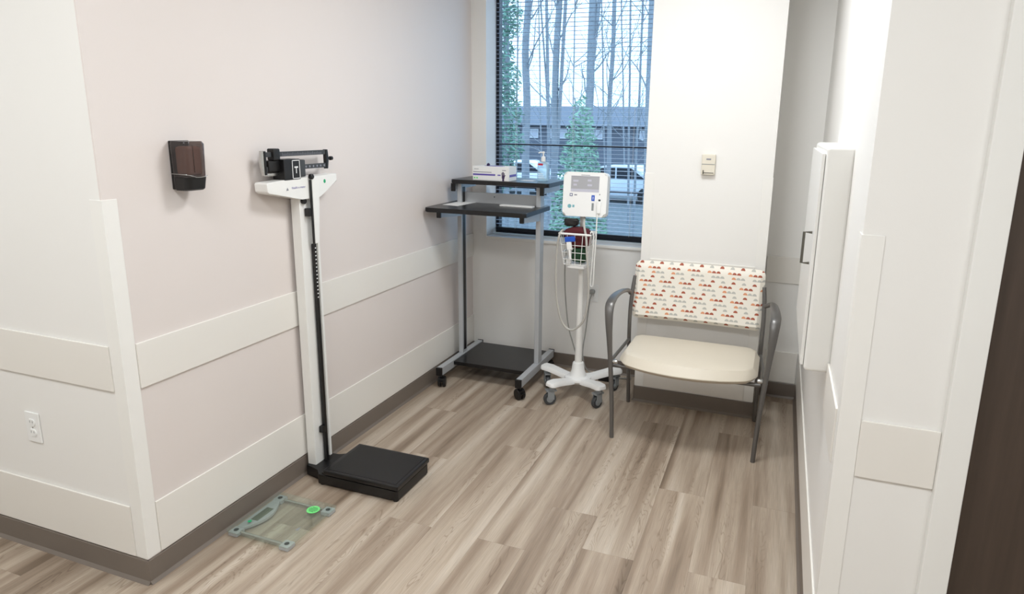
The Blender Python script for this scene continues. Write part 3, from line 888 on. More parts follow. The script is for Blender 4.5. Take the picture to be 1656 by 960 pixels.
bm = BM(); prism(bm, rrect(-1.915, -1.275, 3.645, 3.995, .02, 5), 'Z', 1.2445, 1.270, .006); part('top_shelf', bm, MT['black_lam'], wc, 'black top shelf with bullnose edge')

# papers and card
def sheet(name, pts, z, label, cat, thick=.0012, mat='paper'):
    bm = BM(); prism(bm, pts, 'Z', z, z + thick)
    cx_ = sum(p[0] for p in pts) / len(pts); cy_ = sum(p[1] for p in pts) / len(pts)
    return solo(name, bm, MT[mat], label, cat, (cx_, cy_, z), smooth=False)
sheet('paper_sheet', [(-1.912, 3.535), (-1.802, 3.52), (-1.785, 3.765), (-1.895, 3.785)], 1.1242, 'white paper sheet lying on the black keyboard tray beside the wall', 'paper')
sheet('paper_pad', [(-1.585, 3.645), (-1.372, 3.632), (-1.370, 3.675), (-1.580, 3.686)], 1.1242, 'thin white pad at the window edge of the keyboard tray', 'paper', .007)
sheet('card', [(-1.505, 3.775), (-1.420, 3.765), (-1.415, 3.812), (-1.498, 3.822)], 1.2702, 'small white card on the top shelf between glove box and bottle', 'card')

# glove box
gb = thing('glove_box', (-1.655, 3.73, 1.2702), 'white glove dispenser box with purple stripe on the top shelf', 'box')
a0, a1, b0, b1, c0, c1 = -1.775, -1.535, 3.672, 3.790, 1.2702, 1.355
bm = BM(); box(bm, a0, a1, b0, b1, c0, c1, .001, 1); cb = part('carton', bm, MT['paper'], gb, 'white carton')
bm = BM()
box(bm, a0 + .002, a0 + .150, b0 - .0006, b0, c0 + .030, c0 + .040); box(bm, a0 + .165, a0 + .185, b0 - .0006, b0, c0 + .031, c0 + .038)
box(bm, a1, a1 + .0006, b0 + .008, b1 - .004, c0 + .024, c0 + .038)
part('stripe', bm, MT['purple'], cb, 'purple printed stripe', smooth=False)
bm = BM(); box(bm, a0 + .004, a0 + .125, b0 - .0006, b0, c0 + .048, c0 + .052); box(bm, a0 + .01, a0 + .04, b0 - .0006, b0, c0 + .066, c0 + .069); box(bm, a1 - .045, a1 - .02, b0 - .0006, b0, c0 + .062, c0 + .066)
part('print_line', bm, MT['grey_ink'], cb, smooth=False)
bm = BM()   # printed glove hand
hx = a1 - .038
box(bm, hx - .009, hx + .009, b0 - .0007, b0, c0 + .016, c0 + .034); box(bm, hx - .006, hx + .006, b0 - .0007, b0, c0, c0 + .017)
for k, (dx_, h_) in enumerate(((-.0085, .050), (-.0035, .055), (.0015, .054), (.0065, .048))):
    box(bm, hx + dx_ - .0016, hx + dx_ + .0022, b0 - .0007, b0, c0 + .033, c0 + h_)
prism(bm, [(hx + .008, c0 + .024), (hx + .016, c0 + .036), (hx + .013, c0 + .038), (hx + .007, c0 + .031)], 'Y', b0 - .0007, b0)
part('printed_glove', bm, MT['dark_purple'], cb, 'dark purple printed glove', smooth=False)
bm = BM(); box(bm, a0 + .008, a0 + .018, b0 - .0006, b0, c0 + .010, c0 + .019); box(bm, a0 + .024, a0 + .034, b0 - .0006, b0, c0 + .010, c0 + .019)
part('print_patch', bm, MT['lime'], cb, smooth=False)
bm = BM(); lathe(bm, [(.045, 0), (.045, .0006)], (0, 0, 0), 'Z', 24)
for v in bm.verts: v.co = Vector(((a0 + a1) / 2 + v.co.x * 1.5, (b0 + b1) / 2 + v.co.y * .7, c1 + v.co.z))
part('opening', bm, MT['purple'], cb, 'purple tear-out opening')
bm = BM()   # a finger of a glove poking out
tube(bm, [(-1.705, 3.735, c1 - .004), (-1.702, 3.732, c1 + .008), (-1.694, 3.728, c1 + .011), (-1.688, 3.726, c1 + .004)], .006, 8, 4); part('glove', bm, MT['dark_purple'], gb, 'dark purple glove poking out')

# sanitizer bottle
sb = thing('sanitizer_bottle', (-1.375, 3.83, 1.2702), 'clear pump bottle of blue hand sanitizer on the top shelf', 'bottle')
bxx, byy, bz = -1.375, 3.83, 1.2702
def loft(bm, secs, n=5):
    rings = []
    for zz, hw, hd, r in secs:
        rings.append([bm.verts.new((bxx + p[0], byy + p[1], bz + zz)) for p in rrect(-hw, hw, -hd, hd, r, n)])
    for a, c in zip(rings, rings[1:]):
        for i in range(len(a)):
            j = (i + 1) % len(a)
            bm.faces.new((a[i], a[j], c[j], c[i]))
    bm.faces.new(list(reversed(rings[0]))); bm.faces.new(rings[-1])
bm = BM(); loft(bm, [(0, .030, .020, .010), (.004, .033, .022, .010), (.10, .033, .022, .010), (.112, .030, .020, .010), (.118, .016, .013, .008)])
bo = part('bottle_body', bm, MT['clear_gel'], sb, 'clear bottle with pale blue gel')
bm = BM(); box(bm, bxx - .026, bxx + .006, byy - .0227, byy - .0221, bz + .094, bz + .106); part('label_band', bm, MT['red'], bo, 'red label band', smooth=False)
part('lettering', text_bm('PURELL', .0125, (bxx - .006, byy - .0224, bz + .085), (1, 0, 0), (0, 0, 1)), MT['navy'], bo, 'navy lettering', smooth=False)
bm = BM()
for k in range(3): box(bm, bxx - .024, bxx + .016 - .005 * k, byy - .0226, byy - .0221, bz + .018 + k * .012, bz + .021 + k * .012)
part('print_line', bm, MT['paper'], bo, smooth=False)
bm = BM()
lathe(bm, [(.013, .117), (.0135, .120), (.0135, .142), (.008, .147), (.0045, .150), (.0045, .166), (.009, .168), (.009, .176), (.003, .178)], (bxx, byy, bz), 'Z', 16)
tube(bm, [(bxx, byy, bz + .172), (bxx - .018, byy - .014, bz + .172), (bxx - .024, byy - .019, bz + .167)], .004, 8)
part('pump', bm, MT['white_plastic'], sb, 'white pump top')

# ------------------------------------------------------------------ vital signs monitor on stand
VX, VY = -1.058, 3.635
vs_ = thing('vital_signs_monitor', (VX, VY, 0), 'white vital signs monitor on a rolling pole stand with wire basket', 'medical monitor')
bm = BM()
hubz = .118
lathe(bm, [(.075, hubz - .024), (.082, hubz - .014), (.080, hubz - .002), (.052, hubz + .006), (.040, hubz + .04), (.034, hubz + .085), (.030, hubz + .09), (.018, hubz + .091)], (VX, VY, 0), 'Z', 24)
hub = part('hub', bm, MT['white_plastic'], vs_, 'white moulded hub')
for k, (ex_, ey_) in enumerate(((-1.162, 3.412), (-.868, 3.482), (-.838, 3.80), (-1.298, 3.690))):
    ev = Vector((ex_ - VX, ey_ - VY, 0)); LN = ev.length + .012
    d = ev.normalized(); s_ = Vector((-d.y, d.x, 0))
    bm = BM()
    prof = [(.02, .040, hubz - .026, hubz - .001), (LN * .34, .034, hubz - .024, hubz + .003), (LN * .66, .033, hubz - .010, hubz + .020), (LN * .74, .035, hubz - .006, hubz + .024), (LN * .93, .036, hubz - .002, hubz + .024), (LN * .985, .025, hubz - .001, hubz + .020), (LN, .016, hubz + .001, hubz + .014)]
    rings = []
    for r_, w_, z0_, z1_ in prof:
        c_ = Vector((VX, VY, 0)) + d * r_
        rings.append([bm.verts.new(c_ + s_ * q * w_ + Vector((0, 0, zz))) for q, zz in ((-1, z0_), (1, z0_), (1.0, (z0_ + z1_) / 2), (.75, z1_), (-.75, z1_), (-1, (z0_ + z1_) / 2))])
    for A_, B_ in zip(rings, rings[1:]):
        for i in range(6):
            j = (i + 1) % 6
            bm.faces.new((A_[i], A_[j], B_[j], B_[i]))
    bm.faces.new(rings[0]); bm.faces.new(rings[-1])
    part('leg', bm, MT['white_plastic'], vs_, 'white base leg')
    # caster: fork, wheel, hub cap
    e_ = Vector((VX, VY, 0)) + d * (LN - .036)
    ca_ = math.radians((215, 240, 250, 300)[k]); f_ = Vector((math.cos(ca_), math.sin(ca_), 0)); g_ = Vector((-f_.y, f_.x, 0))
    ax = Matrix((f_, g_, Vector((0, 0, 1)))).transposed()
    bm = BM()
    lathe(bm, [(.016, .088), (.020, .092), (.020, .104), (.014, .116)], (e_.x, e_.y, 0), 'Z', 14)
    for q in (-1, 1):
        obox(bm, e_ + f_ * .012 + g_ * q * .0165 + Vector((0, 0, .064)), (.019, .0022, .029), ax, .001, 1)
    obox(bm, e_ + f_ * .010 + Vector((0, 0, .090)), (.030, .0187, .0035), ax, .002)
    cs = part('caster_fork', bm, MT['grey_plastic'], vs_, 'grey caster fork')
    bm = BM()
    lathe(bm, [(.020, -.011), (.034, -.012), (.0375, -.008), (.0375, .008), (.034, .012), (.020, .011)], (0, 0, 0), 'Y', 24)
    for v in bm.verts: v.co = e_ + ax @ (v.co + Vector((.016, 0, .0375)))
    part('wheel', bm, MT['dark_wheel'], cs, 'dark grey wheel')
    bm = BM(); lathe(bm, [(.021, -.0135), (.021, .0135)], (0, 0, 0), 'Y', 18)
    for v in bm.verts: v.co = e_ + ax @ (v.co + Vector((.016, 0, .0375)))
    part('wheel_cap', bm, MT['grey_plastic'], cs, 'grey wheel cap')
bm = BM()
lathe(bm, [(.0225, hubz + .085), (.0205, .42), (.0165, .66), (.0155, .80), (.0155, 1.112)], (VX, VY, 0), 'Z', 20)
pol = part('pole', bm, MT['white_enamel'], vs_, 'white telescoping pole')
bm = BM(); lathe(bm, [(.003, 0), (.003, -.002)], (VX - .002, VY - .020, .44), 'Y', 10); part('screw', bm, MT['black'], pol)
bm = BM(); box(bm, VX - .05, VX + .05, VY - .115, VY + .02, .806, .826, .005); part('basket_bracket', bm, MT['white_plastic'], vs_, 'white basket bracket')
# wire basket
bk = part('basket', tube(BM(), [(VX - .092, VY - .145, 1.01), (VX + .092, VY - .145, 1.01), (VX + .092, VY - .022, 1.01), (VX - .092, VY - .022, 1.01), (VX - .092, VY - .145, 1.01)], .0062, 8), MT['white_enamel'], vs_, 'white wire basket')
BT = (VX - .092, VX + .092, VY - .145, VY - .022, 1.01); BB = (VX - .066, VX + .066, VY - .130, VY - .030, .832)
def lerp(a, b, t): return a + (b - a) * t
for lv in (.36, .60, .82, 1.0):
    x0_, x1_ = lerp(BT[0], BB[0], lv), lerp(BT[1], BB[1], lv); y0_, y1_ = lerp(BT[2], BB[2], lv), lerp(BT[3], BB[3], lv); zz = lerp(BT[4], BB[4], lv)
    part('wire', tube(BM(), [(x0_, y0_, zz), (x1_, y0_, zz), (x1_, y1_, zz), (x0_, y1_, zz), (x0_, y0_, zz)], .0022, 6), MT['white_enamel'], bk)
for k in range(5):
    t = k / 4
    for i_ in (2, 3):
        part('wire', tube(BM(), [(lerp(BT[0], BT[1], t), BT[i_], BT[4]), (lerp(BB[0], BB[1], t), BB[i_], BB[4])], .0020, 6), MT['white_enamel'], bk)
for k in range(1, 4):
    t = k / 4
    for i_ in (0, 1):
        part('wire', tube(BM(), [(BT[i_], lerp(BT[2], BT[3], t), BT[4]), (BB[i_], lerp(BB[2], BB[3], t), BB[4])], .0020, 6), MT['white_enamel'], bk)
for k in range(1, 4):
    yy = lerp(BB[2], BB[3], k / 4)
    part('wire', tube(BM(), [(BB[0], yy, .832), (BB[1], yy, .832)], .0020, 6), MT['white_enamel'], bk)

# the monitor itself
mo = vs_
MXc, MZ0, MZ1, MYF = -1.030, 1.104, 1.352, 3.555
tilt = Matrix.Rotation(math.radians(-6), 4, 'X')
pv = Vector((MXc, MYF, MZ0))
yawm = Matrix.Rotation(math.radians(3), 4, 'Z')
def mon(bm):
    for v in bm.verts:
        v.co = pv + (yawm @ (tilt @ (v.co - pv)))
    return bm
bm = BM(); prism(bm, rrect(MXc - .126, MXc + .126, MZ0, MZ1, .022, 6), 'Y', MYF, MYF + .075, .009); ca = part('case', mon(bm), MT['white_plastic'], mo, 'white rounded case')
F = MYF - .0006
sx0, sx1, sz0, sz1 = MXc - .082, MXc + .080, MZ0 + .138, MZ0 + .224
bm = BM(); box(bm, sx0, sx1, F, F + .001, sz0, sz1); scn = part('screen', mon(bm), MT['screen'], mo, 'grey screen', smooth=False)
bm = BM(); box(bm, sx0, sx1, F - .0004, F, sz0, sz0 + .016); part('screen_bar', mon(bm), MT['screen_bar'], scn, smooth=False)
bm = BM()
for (u, w_, v_) in ((.012, .03, .062), (.095, .022, .066), (.095, .026, .040), (.014, .02, .040)):
    box(bm, sx0 + u, sx0 + u + w_, F - .0004, F, sz0 + v_ - .007, sz0 + v_ + .004)
part('readout', mon(bm), MT['screen_bar'], scn, 'pale figures', smooth=False)
for nm, mt, a in (('border_line', 'grey_ink', ((sx0, sx1, sz1 - .001, sz1 + .002),)),
                  ('emblem', 'navy', ((MXc - .086, MXc - .070, MZ0 + .112, MZ0 + .115), (MXc - .086, MXc - .070, MZ0 + .125, MZ0 + .128), (MXc - .086, MXc - .083, MZ0 + .112, MZ0 + .128), (MXc - .073, MXc - .070, MZ0 + .112, MZ0 + .128))),
                  ('lettering', 'grey_ink', ((MXc - .060, MXc - .044, MZ0 + .117, MZ0 + .123),)),
                  ('brand_line', 'grey_ink', ((MXc - .025, MXc + .025, MZ1 - .018, MZ1 - .015),)),
                  ('button', 'blue', ((MXc + .040, MXc + .058, MZ0 + .090, MZ0 + .122),)),
                  ('button_mark', 'paper', ((MXc + .0475, MXc + .0505, MZ0 + .098, MZ0 + .114),)),
                  ('port', 'grey_plastic', ((MXc + .043, MXc + .055, MZ0 + .036, MZ0 + .078),)),
                  ('probe_port', 'dark_wheel', ((MXc + .080, MXc + .092, MZ0 + .088, MZ0 + .100), (MXc + .084, MXc + .088, MZ0 + .124, MZ0 + .130)))):
    bm = BM()
    for q in a: box(bm, q[0], q[1], F - (.0004 if nm != 'button_mark' else .0010), F + .0003, q[2], q[3])
    part(nm, mon(bm), MT[mt], ca, smooth=False)
bm = BM(); lathe(bm, [(.011, 0), (.011, -.0008)], (MXc - .085, MYF, MZ0 + .056), 'Y', 18); part('sticker', mon(bm), MT['teal'], ca, 'round teal sticker')
bm = BM(); box(bm, MXc - .068, MXc - .056, F - .0002, F + .0003, MZ0 + .050, MZ0 + .064); part('sticker', mon(bm), MT['teal'], ca, smooth=False)
bm = BM(); box(bm, MXc + .074, MXc + .097, MYF - .016, MYF, MZ0 + .02, MZ0 + .090, .006); part('probe', mon(bm), MT['white_plastic'], mo, 'white probe holder')
bm = BM(); box(bm, MXc - .045, MXc + .018, MYF + .05, MYF + .11, MZ0 - .004, MZ0 + .06, .008); part('mount', bm, MT['white_plastic'], mo)

# basket contents
def lump(name, pts_r, mat, label, cat, squash=(1, 1, 1)):
    bm = BM()
    c0_ = Vector(pts_r[0])
    r_ = bmesh.ops.create_icosphere(bm, subdivisions=3, radius=1)
    hx_, hy_, hz_ = pts_r[1]
    rnd = random.Random(len(name) * 7 + int(hx_ * 1000))
    ph = [rnd.uniform(0, 6) for _ in range(6)]
    for v in bm.verts:
        p = v.co.copy()
        # super-ellipsoid with folds
        q = Vector([math.copysign(abs(c) ** .55, c) for c in p])
        f_ = 1 + .07 * math.sin(5 * p.x + ph[0] + 3 * p.z) + .05 * math.sin(9 * p.z + ph[1] + 4 * p.x)
        v.co = c0_ + Vector((q.x * hx_ * f_, q.y * hy_ * f_, q.z * hz_ * (1 + .06 * math.sin(7 * p.x + ph[2]))))
    return solo(name, bm, MT[mat], label, cat, (c0_.x, c0_.y, c0_.z - hz_))
lump('pressure_cuff', ((VX + .000, VY - .082, .985), (.077, .042, .058)), 'maroon', 'maroon blood pressure cuff rolled in the wire basket', 'cuff')
lump('pressure_cuff', ((VX - .040, VY - .090, 1.0695), (.042, .026, .022)), 'black', 'black blood pressure cuff on top of the maroon one', 'cuff')
lump('pressure_cuff', ((VX + .016, VY - .082, .886), (.046, .034, .044)), 'green_cuff', 'dark green blood pressure cuff at the bottom of the basket', 'cuff')
tp = thing('thermometer_probe', (VX - .024, VY - .14, .87), 'white thermometer probe with blue cap at the front of the basket', 'thermometer')
tb_ = Matrix.Translation((VX - .024, VY - .1605, .918)) @ Matrix.Rotation(math.radians(-8), 4, 'Y')
bm = BM(); box(bm, -.014, .016, -.006, .006, .005, .056, .004); box(bm, -.006, .006, -.005, .005, -.05, .01, .003)
bmesh.ops.transform(bm, matrix=tb_, verts=bm.verts[:]); part('handle', bm, MT['white_plastic'], tp)
bm = BM(); box(bm, -.020, .040, -.008, .008, .050, .080, .005); bmesh.ops.transform(bm, matrix=tb_, verts=bm.verts[:]); part('cap', bm, MT['blue'], tp, 'blue cap')
bm = BM(); box(bm, VX - .056, VX - .028, VY - .124, VY - .100, .8345, .866, .004)
solo('sensor_clip', bm, MT['white_plastic'], 'small white finger sensor clip in the bottom corner of the basket', 'sensor', (VX - .042, VY - .112, .8345))

# hoses and cords
def cord(name, pts, r, mat, label, cat='cord', sm=8):
    bm = BM(); tube(bm, pts, r, 8, sm)
    return part(name, bm, MT[mat], mo, label)
cord('pressure_hose', [(MXc - .005, 3.60, 1.098), (MXc + .012, 3.53, 1.06), (MXc + .040, 3.485, .99), (MXc + .048, 3.48, .90), (MXc + .058, 3.482, .80), (MXc + .062, 3.485, .66), (MXc + .040, 3.485, .52),
     (MXc - .03, 3.49, .452), (MXc - .09, 3.49, .49), (MXc - .125, 3.49, .62), (MXc - .135, 3.49, .80), (MXc - .128, 3.485, .93), (MXc - .118, 3.478, .99), (MXc - .112, 3.50, 1.02), (MXc - .108, 3.525, 1.025)],
     .0062, 'pale_hose', 'grey blood pressure hose looping below the basket', 'hose')
cord('sensor_cable', [(MXc + .086, 3.53, 1.125), (MXc + .088, 3.515, 1.06), (MXc + .090, 3.505, .98), (MXc + .086, 3.50, .86), (MXc + .084, 3.50, .74), (MXc + .076, 3.50, .718), (MXc + .068, 3.50, .74), (MXc + .075, 3.50, .88), (MXc + .078, 3.50, 1.00), (MXc + .066, 3.50, 1.03), (MXc + .060, 3.496, 1.02)],
     .0036, 'white_hose', 'white coiled sensor cable hanging beside the monitor', 'cable')
cord('power_lead', [(MXc - .10, 3.70, 1.00), (MXc - .13, 3.69, .93), (MXc - .145, 3.69, .80), (MXc - .14, 3.69, .62), (MXc - .12, 3.70, .42), (MXc - .09, 3.71, .30), (MXc - .062, 3.695, .235)],
     .0042, 'grey_hose', 'grey power lead running from the monitor back to the stand base', 'cord')
bm = BM(); tube(bm, [(-1.095, YB - .035, .535), (-1.105, YB - .04, .49), (-1.115, YB - .045, .38), (-1.122, YB - .06, .27), (-1.125, YB - .10, .15), (-1.09, YB - .12, .05), (-1.00, YB - .11, .008), (-.92, YB - .10, .007), (-.80, YB - .07, .007)], .0042, 8, 16)
pcb = part('power_cord', bm, MT['grey_hose'], vs_, 'grey power cord running to the outlet')
bm = BM(); box(bm, -1.113, -1.077, YB - .045, YB - .0098, .535, .563, .008); part('plug', bm, MT['grey_hose'], pcb, 'grey plug')
bm = BM(); box(bm, -1.00, -.89, YB - .17, YB - .115, .0, .045, .008)
solo('power_adapter', bm, MT['black'], 'black power adapter on the floor against the wall behind the stand', 'adapter', (-.945, YB - .14, 0))

# ------------------------------------------------------------------ guest chair
ch = thing('guest_chair', (-.37, 3.40, 0), 'wide guest chair with cream seat and half-disc print back in front of the column', 'chair')
CYA = 3.60
bm = BM()     # seat: bowed front, domed pad
nx_, ny_ = 28, 14
sxa, sxb, syb = -.712, -.022, 3.555
def seat_pt(u, v, top):
    xc = (sxa + sxb) / 2; hw = (sxb - sxa) / 2
    x = xc + hw * (2 * u - 1)
    yf = 3.16 - .105 * (1 - abs(2 * u - 1) ** 2.2)
    yr = syb
    y = yf + (yr - yf) * v
    du = min(u, 1 - u) * 2 * hw; dv = min(v * (yr - yf), (1 - v) * (yr - yf))
    e_ = min(1, du / .055); g_ = min(1, dv / .055)
    ed = (1 - (1 - e_) ** 2) ** .5 * (1 - (1 - g_) ** 2) ** .5
    if top: zz = .424 + .044 * ed + .006 * math.sin(PI * v) * math.sin(PI * u)
    else: zz = .420 - .026 * min(1, ed)
    # round plan corners
    r_ = .06
    ex = max(0, r_ - du) ; ey = max(0, r_ - dv)
    if ex > 0 and ey > 0:
        dd = math.hypot(ex, ey)
        if dd > 0:
            m_ = max(ex, ey) / dd
            x = x + (1 if x < xc else -1) * (ex - ex * m_)
            y = y + (1 if v < .5 else -1) * (ey - ey * m_)
    return Vector((x, y, zz))
gt = [[bm.verts.new(seat_pt(i / nx_, j / ny_, True)) for i in range(nx_ + 1)] for j in range(ny_ + 1)]
gb_ = [[bm.verts.new(seat_pt(i / nx_, j / ny_, False)) for i in range(nx_ + 1)] for j in range(ny_ + 1)]
for j in range(ny_):
    for i in range(nx_):
        bm.faces.new((gt[j][i], gt[j][i + 1], gt[j + 1][i + 1], gt[j + 1][i])); bm.faces.new((gb_[j][i], gb_[j + 1][i], gb_[j + 1][i + 1], gb_[j][i + 1]))
for i in range(nx_):
    bm.faces.new((gt[0][i], gb_[0][i], gb_[0][i + 1], gt[0][i + 1])); bm.faces.new((gt[-1][i], gt[-1][i + 1], gb_[-1][i + 1], gb_[-1][i]))
for j in range(ny_):
    bm.faces.new((gt[j][0], gt[j + 1][0], gb_[j + 1][0], gb_[j][0])); bm.faces.new((gt[j][-1], gb_[j][-1], gb_[j + 1][-1], gt[j + 1][-1]))
part('seat', bm, MT['seat'], ch, 'cream vinyl seat with bowed front')
# back: padded panel, slightly reclined and curved
bm = BM()
nx_, nz_ = 30, 14
bxa, bxb, bza, bzb = -.732, -.032, .545, .868
def back_pt(u, w, front):
    xc = (bxa + bxb) / 2; hw = (bxb - bxa) / 2
    x = bxa + (bxb - bxa) * u; zz = bza + (bzb - bza) * w
    yb_ = 3.575 + .055 * (w - .0) + .018 * (1 - (2 * u - 1) ** 2)
    du = min(u, 1 - u) * 2 * hw; dv = min(w, 1 - w) * (bzb - bza)
    e_ = min(1, du / .03); g_ = min(1, dv / .03)
    ed = (1 - (1 - e_) ** 2) ** .5 * (1 - (1 - g_) ** 2) ** .5
    y = yb_ - (.022 * ed if front else -.014 * ed)
    r_ = .028
    ex, ey = max(0, r_ - du), max(0, r_ - dv)
    if ex > 0 and ey > 0:
        dd = math.hypot(ex, ey); m_ = max(ex, ey) / dd
        x += (1 if x < xc else -1) * ex * (1 - m_); zz += (1 if w < .5 else -1) * ey * (1 - m_)
    return Vector((x, y, zz))
gf = [[bm.verts.new(back_pt(i / nx_, j / nz_, True)) for i in range(nx_ + 1)] for j in range(nz_ + 1)]
gr = [[bm.verts.new(back_pt(i / nx_, j / nz_, False)) for i in range(nx_ + 1)] for j in range(nz_ + 1)]
for j in range(nz_):
    for i in range(nx_):
        bm.faces.new((gf[j][i], gf[j][i + 1], gf[j + 1][i + 1], gf[j + 1][i])); bm.faces.new((gr[j][i], gr[j + 1][i], gr[j + 1][i + 1], gr[j][i + 1]))
for i in range(nx_):
    bm.faces.new((gf[0][i], gr[0][i], gr[0][i + 1], gf[0][i + 1])); bm.faces.new((gf[-1][i], gf[-1][i + 1], gr[-1][i + 1], gr[-1][i]))
for j in range(nz_):
    bm.faces.new((gf[j][0], gf[j + 1][0], gr[j + 1][0], gr[j][0])); bm.faces.new((gf[j][-1], gr[j][-1], gr[j + 1][-1], gf[j + 1][-1]))
bmesh.ops.remove_doubles(bm, verts=bm.verts[:], dist=1e-5)
part('backrest', bm, MT['fabric'], ch, 'cream back printed with orange and grey half discs')
for s, xf, xt, xr in ((-1, -.722, -.768, -.742), (1, -.009, .034, -.022)):
    # front leg sweeping up into the arm and back to the rear upright
    bm = BM()
    xo = xf + (xt - xf) * .6
    pts = [(xf, 3.150, .0), (xf + (xt - xf) * .22, 3.155, .22), (xf + (xt - xf) * .62, 3.158, .46), (xf + (xt - xf) * .9, 3.162, .62), (xt, 3.178, .695), (xt + .001, 3.215, .726), (xt + .004 * -s, 3.30, .738), (xt - s * .012, 3.42, .732), (xt - s * .022, 3.52, .712), (xr, 3.556, .690)]
    tube(bm, pts, .012, 12, 6, rad=[.0115, .0115, .013, .017, .019, .019, .018, .016, .013, .012],
         flat=[(1, 1), (1, 1), (1, 1), (1.15, .8), (1.25, .62), (1.3, .58), (1.25, .6), (1.2, .7), (1, .9), (1, 1)])
    part('leg', bm, MT['bronze'], ch, 'pewter front leg and arm')
    bm = BM()
    tube(bm, [(xr, 3.640, 0), (xr, 3.600, .25), (xr, 3.572, .46), (xr, 3.575, .60), (xr + s * -.004, 3.594, .70), (xr - s * .012, 3.612, .78)], .011, 12, 5)
    part('leg', bm, MT['bronze'], ch, 'pewter rear leg and back upright')
    bm = BM(); tube(bm, [(xf + (xt - xf) * .55, 3.158, .418), (xr, 3.585, .412)], .009, 10); part('side_rail', bm, MT['bronze'], ch)
    bm = BM(); lathe(bm, [(.010, -.012), (.012, -.006), (.012, .006), (.010, .012)], (xf + (xt - xf) * .5 - s * .022, 3.162, .418), 'X', 12); part('bolt', bm, MT['chrome'], ch)
for yy in (3.20, 3.54):
    bm = BM(); tube(bm, [(-.74, yy, .383), (-.005 if yy < 3.4 else -.022, yy, .383)], .010, 10); part('cross_bar', bm, MT['bronze'], ch)

# ------------------------------------------------------------------ outdoors, seen through the blind
GZ = -1.3
bm = BM(); box(bm, -70, 45, 4.9, 120, GZ - .2, GZ)
g_o = struct('ground', bm, plain('leaf_litter_lawn', (100, 106, 110), .95, var=.5), 'pale winter ground outside the window')
PF, PCX, PCY = 1064.51, 875.39, 443.61
def at(u, v, Y):
    """point on the ray through photo pixel (u,v) at depth Y metres from the camera along the room"""
    d = RX * ((u - PCX) / PF) + DN * ((v - PCY) / PF) + FW
    return Vector((0, 0, 1.6)) + d * (Y / d.y)

def tree(name, u0, u1, wpx, Y, label, seed, nbr=14, fork=None):
    rnd = random.Random(seed)
    a = at(u0, 0, Y); b = at(u1, 165, Y)
    base = b + (b - a) * ((b.z - GZ) / (a.z - b.z)); base.z = GZ
    up = (a - base).normalized()
    r0 = wpx / 2 / PF * Y * 1.08
    H = (a.z - GZ) / up.z + 3.5
    t = thing(name, base, label, 'tree', 'bare trees outside the window')
    pts, rad = [], []
    for k in range(9):
        s = k / 8
        off = Vector((rnd.uniform(-1, 1), rnd.uniform(-1, 1), 0)) * r0 * (.35 if k else 0)
        pts.append(base + up * H * s + off); rad.append(r0 * (1.15 - .45 * s))
    bm = BM(); tube(bm, pts, r0, 10, 3, rad=rad); tk = part('trunk', bm, MT['bark'], t, 'grey bare trunk')
    for k in range(nbr):
        s = rnd.uniform(.22, .95)
        p = base + up * H * s
        az = rnd.uniform(0, 2 * PI); ln = rnd.uniform(.7, 2.2) * (Y / 16)
        d = Vector((math.cos(az), math.sin(az) * .6, rnd.uniform(.5, 1.4))).normalized()
        q = [p]; cur = p.copy(); dd = d.copy()
        for i in range(4):
            dd = (dd + Vector((rnd.uniform(-.3, .3), rnd.uniform(-.3, .3), rnd.uniform(-.1, .3)))).normalized()
            cur = cur + dd * ln / 4; q.append(cur.copy())
        rb_ = max(.010, min(.05, r0 * rnd.uniform(.14, .32)))
        bm = BM(); tube(bm, q, rb_, 5, 2, rad=[rb_, rb_ * .25])
        for i in range(3):
            o_ = q[1 + i]; d2 = Vector((rnd.uniform(-1, 1), rnd.uniform(-.5, .5), rnd.uniform(.1, 1))).normalized()
            tube(bm, [o_, o_ + d2 * ln * .2, o_ + d2 * ln * .4 + Vector((0, 0, ln * .06))], rb_ * .4, 4, 0, rad=[rb_ * .4, rb_ * .15])
        part('branch', bm, MT['bark'], tk)
    if fork:
        s0, du = fork
        p = base + up * H * s0
        e_ = at(u0 + du, 0, Y)
        bm = BM(); tube(bm, [p, p.lerp(e_, .35) + Vector((.02, 0, 0)), e_, e_ + (e_ - p) * .4], r0 * .6, 8, 3, rad=[r0 * .62, r0 * .4]); part('fork', bm, MT['bark'], tk)
    return t
tree('bare_tree', 853, 851, 12, 17, 'thick straight bare trunk right of the leafy evergreen trunk', 1)
tree('bare_tree', 884, 886, 5.5, 19, 'slim forked bare trunk between two thick trunks', 2, fork=(.30, -10))
tree('bare_tree', 903, 899, 11, 15, 'thick bare tree splitting into a second leaning stem', 3, fork=(.15, 12))
tree('bare_tree', 959, 951, 13, 14, 'thickest bare trunk rising behind the young evergreen', 4, fork=(.42, 10))
tree('bare_tree', 993, 987, 7, 18, 'medium bare trunk right of the thickest trunk', 5)
tree('bare_tree', 1020, 1018, 3.2, 20, 'thin straight bare sapling trunk in front of the low building', 6, 16)
tree('bare_tree', 1056, 1050, 9, 13, 'bare trunk close to the column side of the window', 7)
tree('bare_tree', 1040, 1033, 3.5, 16, 'thin leaning bare stem beside the trunk by the column', 8, 16)
tree('bare_tree', 1005, 1008, 2.4, 31, 'faint thin bare stem far off behind the pale silver car', 9, 22)
tree('bare_tree', 930, 927, 2.2, 12, 'very thin bare sapling just above the young evergreen', 10, 22)
tree('bare_tree', 838, 836, 2.6, 23, 'thin bare stem next to the leafy evergreen trunk', 11, 22)
tree('bare_tree', 871, 874, 2.2, 33, 'faint thin bare stem far off between the slim and the thick trunk', 12, 22)
tree('bare_tree', 973, 976, 2.4, 22, 'faint thin bare stem far behind the thickest trunk', 13, 10)

